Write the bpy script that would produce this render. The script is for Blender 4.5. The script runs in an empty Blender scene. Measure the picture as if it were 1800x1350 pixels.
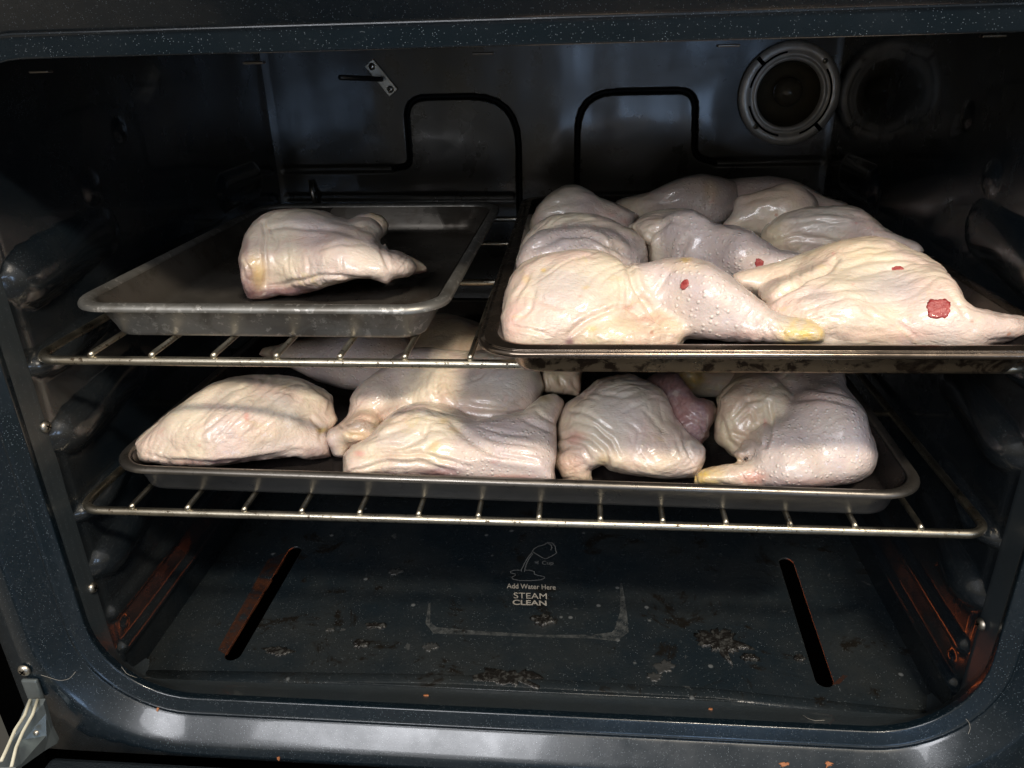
import bpy, bmesh, math, random
import numpy as np
from mathutils import Vector, Matrix
from mathutils.bvhtree import BVHTree
random.seed(7)
scn = bpy.context.scene
C = scn.collection
# ------------------------------------------------------------------ camera
FPX, CAM = 1352.449, np.array([.0457516, -.4241547, .2902205])
YAW, PITCH, ROLL = -.0964932, -.4206610, -.0280305
def cam_basis():
    cy, sy, cp, sp = math.cos(YAW), math.sin(YAW), math.cos(PITCH), math.sin(PITCH)
    f = np.array([sy*cp, cy*cp, sp]); rt = np.array([cy, -sy, 0.]); u = np.cross(rt, f)
    c, s = math.cos(ROLL), math.sin(ROLL)
    return c*rt+s*u, -s*rt+c*u, f
RT, UP, FW = cam_basis()
cd = bpy.data.cameras.new('camera'); cam = bpy.data.objects.new('camera', cd); C.objects.link(cam)
cam.matrix_world = Matrix(((RT[0], UP[0], -FW[0], CAM[0]), (RT[1], UP[1], -FW[1], CAM[1]), (RT[2], UP[2], -FW[2], CAM[2]), (0, 0, 0, 1)))
cd.sensor_width = 36; cd.lens = FPX/1800*36; cd.clip_start = .01; cd.clip_end = 50
scn.camera = cam
scn.render.resolution_x, scn.render.resolution_y = 1024, 768
# ------------------------------------------------------------------ room light
w = bpy.data.worlds.new('World'); scn.world = w; w.use_nodes = True
nt = w.node_tree; bg = nt.nodes['Background']
tc = nt.nodes.new('ShaderNodeTexCoord'); sp = nt.nodes.new('ShaderNodeSeparateXYZ'); cr = nt.nodes.new('ShaderNodeValToRGB')
nt.links.new(tc.outputs['Generated'], sp.inputs[0])
mp = nt.nodes.new('ShaderNodeMapRange'); mp.inputs[1].default_value = -1; mp.inputs[2].default_value = 1
nt.links.new(sp.outputs['Z'], mp.inputs[0]); nt.links.new(mp.outputs[0], cr.inputs[0]); nt.links.new(cr.outputs[0], bg.inputs[0])
e = cr.color_ramp.elements
e[0].position = .30; e[0].color = (.13, .12, .10, 1)
e[1].position = .80; e[1].color = (.92, .92, .92, 1)
m_ = cr.color_ramp.elements.new(.52); m_.color = (.44, .40, .32, 1)
bg.inputs[1].default_value = .50
def area(name, loc, target, size, power, col, sy=None, shape='RECTANGLE'):
    l = bpy.data.lights.new(name, 'AREA'); l.shape = shape if sy is None else 'RECTANGLE'
    l.size = size; l.energy = power; l.color = col
    if l.shape == 'RECTANGLE': l.size_y = sy or size
    o = bpy.data.objects.new(name, l); C.objects.link(o); o.location = loc
    o.rotation_euler = (Vector(target)-Vector(loc)).to_track_quat('-Z', 'Y').to_euler()
    return o
area('ceiling_lamp', (.48, -1.02, 1.42), (0, .05, 0), .34, 27, (1, .89, .74), sy=.07)
area('window_light', (.20, -2.5, -.04), (.1, .3, .15), .15, .9, (.45, .66, 1), sy=.30)
area('glass_door_light', (.60, -2.5, -.07), (.0, .3, .15), .34, 2.8, (.42, .64, 1), sy=.36)
area('room_fill_light', (-.55, -1.95, 1.25), (0, .1, .1), 1.0, 25, (.94, .95, 1), sy=.6)  # soft fill added for the kitchen's ambient light
area('blue_glint_light', (1.5, -1.6, .62), (0, .1, 0), .16, 2.0, (.45, .66, 1), sy=.5)  # blue lamp added for the glint at the frame's lower right
scn.view_settings.view_transform = 'Standard'; scn.view_settings.look = 'None'
scn.view_settings.exposure = .18; scn.view_settings.gamma = 1; scn.view_settings.use_curve_mapping = False
scn.render.engine = 'CYCLES'

# ------------------------------------------------------------------ helpers
def ray(px, py): return FW*FPX+RT*(px-900)+UP*(675-py)
def P(px, py, z): d = ray(px, py); return CAM+d*(z-CAM[2])/d[2]
def PY(px, py, y): d = ray(px, py); return CAM+d*(y-CAM[1])/d[1]
def PX(px, py, x): d = ray(px, py); return CAM+d*(x-CAM[0])/d[0]
def thing(name, label, cat, loc=(0, 0, 0), group=None, rz=0):
    o = bpy.data.objects.new(name, None); C.objects.link(o); o.location = loc; o.rotation_euler = (0, 0, rz)
    o.empty_display_size = .02
    tag(o, label, cat, group); return o
def tag(o, label=None, cat=None, group=None, kind=None):
    if label: o['label'] = label
    if cat: o['category'] = cat
    if group: o['group'] = group
    if kind: o['kind'] = kind
    return o
def link(name, me, mat, parent=None, smooth=True, world=True):
    o = bpy.data.objects.new(name, me); C.objects.link(o)
    if mat: me.materials.append(mat)
    if smooth: me.polygons.foreach_set('use_smooth', [True]*len(me.polygons))
    if parent:
        o.parent = parent
        if world:   # vertices given in world space
            bpy.context.view_layer.update(); o.matrix_parent_inverse = parent.matrix_world.inverted()
    return o
def mesh(name, verts, faces, mat, parent=None, smooth=True, world=True):
    me = bpy.data.meshes.new(name); me.from_pydata([tuple(map(float, v)) for v in verts], [], [tuple(map(int, f)) for f in faces]); me.update()
    return link(name, me, mat, parent, smooth, world)
def fast_mesh(name, V, Q, mat, parent=None, world=True):
    me = bpy.data.meshes.new(name)
    me.vertices.add(len(V)); me.vertices.foreach_set('co', V.astype(np.float32).ravel())
    n = len(Q); me.loops.add(n*4); me.loops.foreach_set('vertex_index', Q.astype(np.int32).ravel())
    me.polygons.add(n); me.polygons.foreach_set('loop_start', np.arange(n, dtype=np.int32)*4)
    me.update(calc_edges=True); me.validate()
    return link(name, me, mat, parent, True, world)
def frames(pts):
    pts = [Vector(p) for p in pts]; out = []; up = None
    for i, p in enumerate(pts):
        t = (pts[min(i+1, len(pts)-1)]-pts[max(i-1, 0)]).normalized()
        if up is None:
            up = Vector((0, 0, 1)) if abs(t.z) < .9 else Vector((0, 1, 0))
        s = t.cross(up).normalized(); up = s.cross(t).normalized()
        out.append((p, s, up))
    return out
def tube(name, pts, r, mat, parent=None, n=12, closed=False, world=True, rr=None, sx=1, sz=1):
    pts = [Vector(p) for p in pts]
    V, F = [], []; fr = frames(pts)
    if closed:
        fr = []; up = Vector((0, 0, 1)); L = len(pts)
        for i in range(L):
            t = (pts[(i+1) % L]-pts[i-1]).normalized(); s = t.cross(up).normalized(); fr.append((pts[i], s, s.cross(t).normalized()))
    for i, (p, s, u) in enumerate(fr):
        q = rr[i] if rr else r
        for k in range(n):
            a = 2*math.pi*k/n; V.append(p+s*math.cos(a)*q*sx+u*math.sin(a)*q*sz)
    L = len(pts)
    for i in range(L if closed else L-1):
        for k in range(n):
            a, b = i*n, ((i+1) % L)*n; F.append((a+k, a+(k+1) % n, b+(k+1) % n, b+k))
    if not closed:
        F.append(tuple(range(n))[::-1]); F.append(tuple((L-1)*n+k for k in range(n)))
    o = mesh(name, V, F, mat, parent, True, world)
    return o
def lathe(name, prof, origin, axis, mat, parent=None, n=48):
    # prof: (radius, distance along axis)
    a = Vector(axis).normalized(); s = a.orthogonal().normalized(); t = a.cross(s); o = Vector(origin); V, F = [], []
    for r, h in prof:
        for k in range(n):
            g = 2*math.pi*k/n; V.append(o+a*h+(s*math.cos(g)+t*math.sin(g))*r)
    for i in range(len(prof)-1):
        for k in range(n): F.append((i*n+k, i*n+(k+1) % n, (i+1)*n+(k+1) % n, (i+1)*n+k))
    return mesh(name, V, F, mat, parent)
def box(name, c, s, mat, parent=None, bev=.001, rot=None):
    bm = bmesh.new(); bmesh.ops.create_cube(bm, size=1)
    bmesh.ops.scale(bm, vec=s, verts=bm.verts)
    if bev: bmesh.ops.bevel(bm, geom=bm.edges[:], offset=bev, segments=2, affect='EDGES', profile=.5)
    if rot: bmesh.ops.rotate(bm, verts=bm.verts, matrix=rot)
    bmesh.ops.translate(bm, vec=c, verts=bm.verts)
    me = bpy.data.meshes.new(name); bm.to_mesh(me); bm.free()
    return link(name, me, mat, parent, False)
# ---- noise
_rng = np.random.RandomState(3); _perm = _rng.permutation(256); _perm = np.r_[_perm, _perm, _perm]
_g = _rng.normal(size=(256, 3)); _g /= np.linalg.norm(_g, axis=1)[:, None]
def pn(p):
    p = np.asarray(p, float); i = np.floor(p).astype(int); f = p-i; i &= 255; u = f*f*f*(f*(f*6-15)+10); r = 0
    for dx in (0, 1):
        for dy in (0, 1):
            for dz in (0, 1):
                h = _perm[_perm[_perm[(i[..., 0]+dx) & 255]+((i[..., 1]+dy) & 255)]+((i[..., 2]+dz) & 255)] & 255
                g = _g[h]; dd = (f[..., 0]-dx)*g[..., 0]+(f[..., 1]-dy)*g[..., 1]+(f[..., 2]-dz)*g[..., 2]
                w_ = (u[..., 0] if dx else 1-u[..., 0])*(u[..., 1] if dy else 1-u[..., 1])*(u[..., 2] if dz else 1-u[..., 2])
                r = r+dd*w_
    return r*1.5
# ------------------------------------------------------------------ materials
class M:
    def __init__(s, name):
        s.m = bpy.data.materials.new(name); s.m.use_nodes = True; s.t = s.m.node_tree
        s.b = s.t.nodes['Principled BSDF']; s.out = s.t.nodes['Material Output']
    def n(s, typ, ins=None, **kw):
        d = s.t.nodes.new(typ)
        for k, v in kw.items(): setattr(d, k, v)
        for k, v in (ins or {}).items(): s.set(d.inputs[k], v)
        return d
    def set(s, sock, v):
        if isinstance(v, bpy.types.NodeSocket): s.t.links.new(v, sock)
        elif isinstance(v, bpy.types.Node): s.t.links.new(v.outputs[0], sock)
        else: sock.default_value = (*v, 1) if isinstance(v, tuple) and len(v) == 3 and sock.type == 'RGBA' else v
    def p(s, **kw):
        for k, v in kw.items(): s.set(s.b.inputs[k.replace('_', ' ')], v)
        return s
    def co(s): return s.n('ShaderNodeTexCoord').outputs['Object']
    def noise(s, scale, detail=3, rough=.55, vec=None, dist=0):
        return s.n('ShaderNodeTexNoise', {'Vector': vec or s.co(), 'Scale': scale, 'Detail': detail, 'Roughness': rough, 'Distortion': dist}).outputs[0]
    def vor(s, scale, vec=None, feat='F1', rnd=1):
        return s.n('ShaderNodeTexVoronoi', {'Vector': vec or s.co(), 'Scale': scale, 'Randomness': rnd}, feature=feat)
    def rmp(s, x, a, b, c=0., d=1., smooth=False):
        q = s.n('ShaderNodeMapRange', {0: x, 1: a, 2: b, 3: c, 4: d}, interpolation_type='SMOOTHSTEP' if smooth else 'LINEAR'); return q.outputs[0]
    def mix(s, f, a, b, mode='MIX'):
        q = s.n('ShaderNodeMix', data_type='RGBA', blend_type=mode); s.set(q.inputs[0], f); s.set(q.inputs[6], a); s.set(q.inputs[7], b); return q.outputs[2]
    def math(s, op, a, b=0.):
        q = s.n('ShaderNodeMath', operation=op); s.set(q.inputs[0], a); s.set(q.inputs[1], b); return q.outputs[0]
    def bump(s, h, strength, dist, prev=None):
        q = s.n('ShaderNodeBump', {'Height': h, 'Strength': strength, 'Distance': dist})
        if prev is not None: s.set(q.inputs['Normal'], prev)
        return q.outputs[0]
    def scale(s, v, vec=None, rot=(0, 0, 0)):
        return s.n('ShaderNodeMapping', {'Vector': vec or s.co(), 'Scale': v, 'Rotation': rot}).outputs[0]
def enamel(name, base=(.006, .010, .015), rough=.16, fleck=1., grime=.3, wav=.25, stain=False, coat=.4, cr=.05):
    m = M(name); v = m.vor(1600); dots = m.rmp(v.outputs['Distance'], .30, .12)
    sel = m.math('GREATER_THAN', m.n('ShaderNodeSeparateColor', {0: v.outputs['Color']}).outputs[0], .885)
    f = m.math('MULTIPLY', m.math('MULTIPLY', dots, sel), fleck)
    g = m.rmp(m.noise(9, 6, .62), .42, .78, 0, grime)
    c = m.mix(g, base, (.045, .040, .032))
    if stain:   # brown baked-on grease
        st = m.rmp(m.noise(26, 4, .7), .62, .70); c = m.mix(m.math('MULTIPLY', st, .8), c, (.03, .018, .010))
    c = m.mix(f, c, (.26, .30, .33))
    r = m.math('ADD', m.rmp(m.noise(30, 6, .6), .3, .75, 0, .22), rough)
    h = m.bump(m.noise(38, 2), wav, .0009); h = m.bump(m.noise(800, 2), .10, .0003, h)
    m.p(Base_Color=c, Roughness=r, Normal=h, Coat_Weight=coat, Coat_Roughness=cr, Coat_IOR=1.45); m.b.inputs['Specular IOR Level'].default_value = .3+.75*coat
    return m.m
E_FRAME = enamel('speckled_enamel', (.0035, .0085, .013), .16, 1.2, .10, .05, coat=.30)
E_WALL = enamel('wall_enamel', (.005, .008, .011), .13, .45, .30, .16, coat=.45)
E_RAMP = enamel('lip_enamel', (.028, .037, .043), .34, 1.4, .3, .2, coat=.3)
E_BACK = enamel('back_enamel', (.020, .0185, .0145), .22, .12, .7, .12, coat=.35, cr=.10)
def floor_mat():
    m = M('floor_enamel'); co = m.co()
    v = m.vor(900); dots = m.rmp(v.outputs['Distance'], .24, .1); sel = m.math('GREATER_THAN', m.n('ShaderNodeSeparateColor', {0: v.outputs['Color']}).outputs[0], .85)
    f = m.math('MULTIPLY', m.math('MULTIPLY', dots, sel), .75)
    c = m.mix(m.rmp(m.noise(11, 7, .65), .4, .8), (.009, .014, .018), (.026, .028, .027))
    st = m.rmp(m.noise(22, 7, .75, dist=.6), .57, .63); c = m.mix(m.math('MULTIPLY', st, .85), c, (.008, .006, .004))
    w2 = m.rmp(m.noise(60, 3, .5, dist=.4), .71, .74); c = m.mix(m.math('MULTIPLY', w2, .35), c, (.10, .10, .095))
    v2 = m.vor(120); s2 = m.math('GREATER_THAN', m.n('ShaderNodeSeparateColor', {0: v2.outputs['Color']}).outputs[1], .975)
    d2 = m.math('MULTIPLY', s2, m.rmp(v2.outputs['Distance'], .28, .16)); c = m.mix(m.math('MULTIPLY', d2, .45), c, (.22, .23, .23))
    c = m.mix(f, c, (.34, .38, .40))
    h = m.bump(m.math('ADD', m.noise(22, 6, .72, dist=.6), m.math('MULTIPLY', d2, .2)), .4, .004); h = m.bump(m.noise(700, 2), .25, .0004, h)
    m.p(Base_Color=c, Roughness=m.rmp(m.noise(18, 6, .7), .3, .7, .15, .42), Normal=h)
    m.b.inputs['Specular IOR Level'].default_value = .6
    return m.m
E_FLOOR = floor_mat()
def metal(name, base, dark, rough=.25, spots=.5, sc=160, thr=.60, met=1., aniso=0):
    m = M(name); n1 = m.noise(sc, 5, .65); sp_ = m.rmp(n1, thr, thr+.05, 0, spots)
    patch = m.rmp(m.noise(14, 5, .6), .35, .7); c = m.mix(m.math('MULTIPLY', patch, .5), base, tuple(x*.55 for x in base)); c = m.mix(sp_, c, dark)
    r = m.math('ADD', m.rmp(m.noise(60, 4), .3, .7, 0, .16), rough); r = m.math('ADD', r, m.math('MULTIPLY', sp_, .3))
    m.p(Base_Color=c, Roughness=r, Metallic=met, Normal=m.bump(n1, .25, .0005)); return m.m
CHROME = metal('rack_chrome', (.54, .49, .39), (.05, .03, .015), .25, .95, 330, .585)
STEEL = metal('screw_steel', (.62, .57, .48), (.10, .07, .05), .28, .5)
def pan_mat(name, base, dark, rough, spots, thr, sc, met=.85, pale=None):
    m = M(name); n1 = m.noise(sc, 7, .7, dist=.5); n2 = m.noise(13, 5, .6)
    c = m.mix(m.rmp(n2, .35, .7), base, tuple(x*.55 for x in base)); c = m.mix(m.rmp(n1, thr, thr+.08, 0, spots), c, dark)
    if pale: c = m.mix(m.rmp(m.noise(180, 4, .7), .57, .64, 0, .8), c, pale)
    m.p(Base_Color=c, Metallic=met, Roughness=m.math('MULTIPLY', m.rmp(m.noise(40, 6, .65), .3, .7, rough, rough+.22), m.rmp(m.noise(15, 3), .50, .56, 1., .45 if 'inside' in name else 1.)), Normal=m.bump(m.noise(330, 3), .12, .0004)); return m.m
PAN_OLD = pan_mat('worn_grey_aluminium', (.30, .29, .265), (.13, .115, .095), .32, .55, .52, 34, .8, (.50, .48, .44))
PAN_OLD_IN = pan_mat('worn_pan_inside', (.150, .135, .115), (.07, .056, .043), .24, .6, .5, 17, .7)
PAN_BRN = pan_mat('browned_steel', (.33, .25, .165), (.035, .020, .012), .20, .95, .50, 85, .9)
PAN_BRN_RIM = pan_mat('browned_steel_rim', (.24, .19, .15), (.03, .02, .015), .14, .6, .60, 60, .95)
PAN_DRK = pan_mat('dark_nonstick', (.12, .12, .118), (.02, .018, .016), .24, .6, .62, 50, .75)
PAN_DRK_RIM = pan_mat('dark_nonstick_rim', (.22, .20, .175), (.03, .025, .02), .22, .7, .60, 300, .9)
PAN_DRK_IN = pan_mat('dark_pan_inside', (.040, .034, .032), (.02, .012, .01), .16, .6, .58, 26, .5)
def plain(name, col, rough=.5, met=0., emit=None, es=0, **kw):
    m = M(name); c = m.mix(m.rmp(m.noise(70, 5, .6), .3, .7), col, tuple(x*.7 for x in col))
    m.p(Base_Color=c, Roughness=rough, Metallic=met)
    if emit: m.p(Emission_Color=emit, Emission_Strength=es)
    return m.m
BLACK = plain('black_gap', (.001, .001, .001), .9); BLACK.node_tree.nodes['Principled BSDF'].inputs['Specular IOR Level'].default_value = 0.
CERAM = plain('aged_lamp_ring', (.75, .69, .61), .38, .3)
GLASSD = plain('dark_lamp_glass', (.12, .095, .060), .12)
HINGE = plain('galvanised_hinge', (.20, .23, .235), .38, .7)
GASK = plain('pale_hinge_edge', (.75, .71, .55), .55)
INK = plain('printed_marking', (.46, .42, .36), .45)
INK_DIM = plain('printed_marking_grey', (.20, .20, .19), .45)
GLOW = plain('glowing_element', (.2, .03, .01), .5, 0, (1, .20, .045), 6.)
CAB = plain('white_cabinet', (.62, .58, .52), .5)
CHAR = M('burnt_residue'); CHAR.p(Base_Color=CHAR.mix(CHAR.rmp(CHAR.noise(300, 4), .50, .66), (.010, .009, .008), (.050, .050, .046)), Roughness=.30, Normal=CHAR.bump(CHAR.noise(500, 4), .8, .0012)); CHAR = CHAR.m
ASH = plain('pale_residue', (.040, .041, .040), .35)
CRUMB = plain('orange_crumb', (.36, .13, .045), .6)
HAIR = plain('pale_hair', (.40, .37, .32), .4)
DOORM = M('door_glass_enamel'); DOORM.p(Base_Color=(.012, .016, .020), Roughness=.26, Normal=DOORM.bump(DOORM.noise(520, 3, .6), .8, .0010)); DOORM = DOORM.m
def flesh(name='chicken_skin', rot=0.):
    m = M(name); co = m.co(); at = m.n('ShaderNodeAttribute', attribute_name='mask'); sc = m.n('ShaderNodeSeparateColor', {0: at.outputs['Color']})
    yel, meat, goo = sc.outputs[0], sc.outputs[1], sc.outputs[2]; fat = at.outputs['Alpha']
    a2 = m.n('ShaderNodeAttribute', attribute_name='tint'); s2 = m.n('ShaderNodeSeparateColor', {0: a2.outputs['Color']}); grey, pink, amber = s2.outputs[0], s2.outputs[1], s2.outputs[2]
    n1 = m.noise(24, 4, .55, dist=.5); n2 = m.noise(52, 5, .6, dist=.8); n3 = m.noise(170, 4, .6)
    c = m.mix(m.rmp(n1, .36, .66, smooth=True), (.72, .62, .47), (.69, .52, .44))       # cream to pinkish
    c = m.mix(m.rmp(m.noise(16, 3, .5, dist=.3), .47, .68, 0, .55, smooth=True), c, (.52, .475, .46))           # greyish areas where muscle shows through
    c = m.mix(m.rmp(n2, .58, .70, 0, .6, smooth=True), c, (.68, .55, .30))             # yellow fat
    c = m.mix(m.rmp(m.noise(33, 4, .6, dist=1.), .63, .74, 0, .40, smooth=True), c, (.62, .33, .26))  # pink blotches
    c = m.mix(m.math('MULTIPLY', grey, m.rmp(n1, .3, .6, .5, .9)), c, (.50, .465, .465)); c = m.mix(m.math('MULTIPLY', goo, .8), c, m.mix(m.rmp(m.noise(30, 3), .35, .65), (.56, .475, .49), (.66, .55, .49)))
    c = m.mix(m.math('MULTIPLY', fat, .8), c, m.mix(m.rmp(n2, .35, .65), (.68, .57, .36), (.64, .46, .34)))
    c = m.mix(yel, c, m.mix(m.rmp(n3, .4, .62), (.72, .50, .09), (.60, .48, .28)))
    mt = m.mix(m.rmp(n2, .38, .66), (.27, .135, .125), (.20, .135, .155)); mt = m.mix(m.rmp(m.noise(95, 3, .6, dist=1.2), .58, .66), mt, (.30, .19, .17))
    c = m.mix(meat, c, mt)
    c = m.mix(m.rmp(m.noise(210, 5, .7, dist=.6), .36, .64, .26, 0.), c, (.50, .37, .32)); c = m.mix(m.rmp(m.noise(48, 5, .65, dist=1.2), .56, .70, 0, .38, smooth=True), c, (.74, .66, .56))
    c = m.mix(m.math('MULTIPLY', pink, .7), c, (.60, .27, .22)); c = m.mix(m.math('MULTIPLY', amber, .75), c, (.68, .47, .15))
    # pores / pimples
    vz = m.vor(285, rnd=.6); dots = m.rmp(vz.outputs['Distance'], .40, .06, smooth=True)
    dg = m.math('MULTIPLY', dots, m.math('ADD', m.math('MULTIPLY', goo, .9), .10))
    c = m.mix(m.math('MULTIPLY', dg, .65), c, (.78, .70, .62))
    rs = m.vor(90); rd = m.math('MULTIPLY', m.rmp(rs.outputs['Distance'], .16, .08), m.math('GREATER_THAN', m.n('ShaderNodeSeparateColor', {0: rs.outputs['Color']}).outputs[0], .955))
    c = m.mix(m.math('MULTIPLY', rd, .7), c, (.45, .20, .12))
    wv = m.scale((70, 300, 190), co, (0, 0, rot)); wr = m.noise(1., 4, .6, vec=wv, dist=1.3)
    wr = m.math('ABSOLUTE', m.math('SUBTRACT', wr, .5)); wr = m.rmp(wr, 0, .16)
    nogo = m.math('SUBTRACT', 1., m.math('MULTIPLY', goo, .8))
    h = m.bump(m.noise(75, 4, .5, dist=.6), .30, .0032)
    h = m.bump(m.math('MULTIPLY', wr, nogo), .22, .0007, h)
    ve = m.n('ShaderNodeTexVoronoi', {'Vector': m.scale((120, 260, 200), m.n('ShaderNodeVectorMath', {0: co, 1: m.n('ShaderNodeTexNoise', {'Vector': co, 'Scale': 60., 'Detail': 2.}).outputs['Color']}, operation='ADD').outputs[0] if False else co, (0, 0, rot+.5)), 'Scale': 1.}, feature='DISTANCE_TO_EDGE')
    vv = m.math('MULTIPLY', m.rmp(ve.outputs['Distance'], 0, .16), m.math('MULTIPLY', nogo, m.rmp(m.noise(30, 3), .42, .6)))
    h = m.bump(vv, .30, .0005, h); h = m.bump(m.noise(240, 4, .65, dist=.5), .34, .0011, h)
    h = m.bump(dg, .6, .0009, h); h = m.bump(m.noise(620, 3, .6), .40, .0005, h)
    m.p(Base_Color=c, Roughness=m.rmp(m.noise(120, 5), .3, .7, .28, .48), Normal=h, Subsurface_Weight=.20, Subsurface_Scale=.003,
        Coat_Weight=.62, Coat_Roughness=.13)
    m.b.inputs['Subsurface Radius'].default_value = (1., .45, .3)
    return m.m
SKINS = [flesh('chicken_skin', 0.), flesh('chicken_skin_lengthwise', .9), flesh('chicken_skin_crosswise', -.8)]
SCRAP = M('raw_meat_scrap'); SCRAP.p(Base_Color=SCRAP.mix(SCRAP.rmp(SCRAP.noise(260, 4), .4, .65), (.26, .022, .022), (.38, .075, .065)), Roughness=.45, Normal=SCRAP.bump(SCRAP.noise(420, 3), .8, .0010), Coat_Weight=.15); SCRAP = SCRAP.m

# ------------------------------------------------------------------ oven
X0, X1, Z0, Z1, YB = -.3065, .3115, -.165, .300, .460
oven = thing('oven', 'black speckled enamel oven cavity seen through its open front', 'oven', (0, .2, Z0))
def rrect(x0, x1, z0, z1, r, y, nc=12, ns=24):
    pts = []
    for (cx, cz, a0), (ex, ez) in zip([(x1-r, z0+r, -90), (x1-r, z1-r, 0), (x0+r, z1-r, 90), (x0+r, z0+r, 180)],
                                      [(x1, z1-r), (x0+r, z1), (x0, z0+r), (x1-r, z0)]):
        for k in range(nc+1):
            a = math.radians(a0+90*k/nc); pts.append((cx+r*math.cos(a), y, cz+r*math.sin(a)))
        sx, sz = pts[-1][0], pts[-1][2]
        for k in range(1, ns): pts.append((sx+(ex-sx)*k/ns, y, sz+(ez-sz)*k/ns))
    return pts
OP = (-.303, .311, -.147, .287, .066)
def loft(rings): 
    n = len(rings[0]); V = [p for r in rings for p in r]; F = []
    for i in range(len(rings)-1):
        for k in range(n): F.append((i*n+k, i*n+(k+1) % n, (i+1)*n+(k+1) % n, (i+1)*n+k))
    return V, F
def ring(d, y): return rrect(OP[0]-d, OP[1]+d, OP[2]-d, OP[3]+d, max(.004, OP[4]+d), y)
def fillet(prof, r=.0016, n=4):
    out = [prof[0]]
    for a, b, c in zip(prof, prof[1:], prof[2:]):
        a, b, c = map(np.array, (a, b, c)); u = (a-b)/np.linalg.norm(a-b); v = (c-b)/np.linalg.norm(c-b)
        p, q = b+u*r, b+v*r
        for t in np.linspace(0, 1, n): out.append(tuple((1-t)**2*p+2*t*(1-t)*b+t*t*q))
    out.append(prof[-1]); return out
prof = fillet([(.0020, -.0165), (0., -.0232), (.0112, -.0258), (.0130, -.0282), (.0262, -.0395), (.0290, -.0415), (.034, -.0420)], .0016)
V, F = loft([ring(d, y) for d, y in prof]); mesh('front_frame', V, F, E_FRAME, oven)
# outer face plate with the rounded opening: left strip, right strip, bottom, top (one mesh)
pr = ring(.034, -.0420); n = len(pr); outer = []
XO0, XO1, ZO0, ZO1 = -.3530, .372, -.1845, .40
for x, y, z in pr:
    cx, cz = .004, .07; dx, dz = x-cx, z-cz
    t = min((XO1-cx)/dx if dx > 0 else (XO0-cx)/dx if dx < 0 else 9, (ZO1-cz)/dz if dz > 0 else (ZO0-cz)/dz if dz < 0 else 9)
    outer.append((cx+dx*t, -.0425, cz+dz*t))
outer2 = [(x, -.02, z) for x, y, z in outer]
V, F = loft([pr, outer, outer2]); mesh('face_plate', V, F, E_FRAME, oven)
# transition from the rounded lip to the box of the cavity
def cav(y, g=0, r=.02): return rrect(X0-g, X1+g, Z0-g, Z1+g, r, y)
R0 = ring(.006, .004)
rings = [ring(.0018, -.0168), [tuple(np.array(a)*(1-.5)+np.array(b)*.5) for a, b in zip(ring(.0018, -.0168), cav(.013, .0012, .02))], cav(.013, .0012, .02), cav(.030, .0022, .014)]
V, F = loft(rings); mesh('lip_transition', V, F, E_RAMP, oven)
def field(name, nu, nv, fn, mat, parent):
    u = np.linspace(0, 1, nu); v = np.linspace(0, 1, nv); U, W = np.meshgrid(u, v, indexing='ij'); Vx = fn(U, W).reshape(-1, 3)
    a = (np.arange(nu-1)[:, None]*nv+np.arange(nv-1)[None]).ravel(); Q = np.stack([a, a+nv, a+nv+1, a+1], 1)
    return fast_mesh(name, Vx, Q, mat, parent)
def sstep(x): x = np.clip(x, 0, 1); return x*x*(3-2*x)
def side(sgn):
    xw = X0 if sgn < 0 else X1
    def fn(U, W):
        y = .002+U*(YB-.002); z = Z0-.001+W*(Z1-Z0); h = np.zeros_like(y)
        h += .0014*sstep((y-.006)/.004)                                    # seam of the front flange
        for zc, rz, y1 in ((.160, .020, .105), (.104, .011, .07), (.052, .018, .10), (-.0085, .010, .07), (-.054, .017, .09), (.215, .016, .0), ):
            if y1 <= 0: continue
            yy = np.clip(y-.026, 0, y1-.022)                                # capsule-like bosses, rounded in front
            dd = np.sqrt(((y-.026-yy)/(.024))**2+((z-zc-(yy)*.10)/rz)**2)
            h = np.maximum(h, .0130*np.clip(1-dd**2, 0, 1)**.70*(1-.65*sstep(yy/(y1-.02))))
            yy2 = np.clip(y-.34, -.02, .05); dd = np.sqrt(((y-.34-yy2)/.02)**2+((z-zc)/(rz*.9))**2)
            h = np.maximum(h, .008*np.sqrt(np.clip(1-dd**2.4, 0, 1)))
        for zc, rz in ((-.098, .0075), (-.132, .006)):                       # long embossed rails low on the wall
            yy = np.clip(y, .012, .33); dd = np.sqrt(((y-yy)/.008)**2+((z-zc)/rz)**2)
            h = np.maximum(h, .006*np.sqrt(np.clip(1-dd**2, 0, 1)))
        for yc, zc, r_ in ((.018, -.116, .006), (.004, -.140, .006), (.11, .20, .013), (.16, .235, .010)):
            dd = np.sqrt((y-yc)**2+(z-zc)**2)/r_; h = np.maximum(h, .004*np.clip(1-dd**2, 0, 1)**.6)
        h += .0006*pn(np.stack([y*14, z*14, y*0+sgn*5], -1))
        return np.stack([xw-sgn*h, y, z], -1)
    return field('side_wall', 220, 220, fn, E_WALL, oven)
side(-1); side(1)
def arcpath(pts, r, n=7):
    out = [np.array(pts[0], float)]
    for a, b, c, rr in zip(pts, pts[1:], pts[2:], r):
        a, b, c = map(lambda t: np.array(t, float), (a, b, c)); u = (a-b)/np.linalg.norm(a-b); v = (c-b)/np.linalg.norm(c-b); p, q = b+u*rr, b+v*rr
        for t in np.linspace(0, 1, n): out.append((1-t)**2*p+2*t*(1-t)*b+t*t*q)
    out.append(np.array(pts[-1], float)); return out
gl = arcpath([(-.168, .160), (-.1485, .163), (-.1485, .2350), (-.0250, .2350), (-.0260, -.10)], [.008, .022, .052])
gr_ = arcpath([(.0398, -.10), (.0400, .2365), (.1640, .2365), (.1680, .168), (.190, .162)], [.040, .018, .010])
gh = [np.array((-.296, .129)), np.array((-.034, .127))]
gv = [np.array((.0500, .126)), np.array((.302, .129))]
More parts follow.
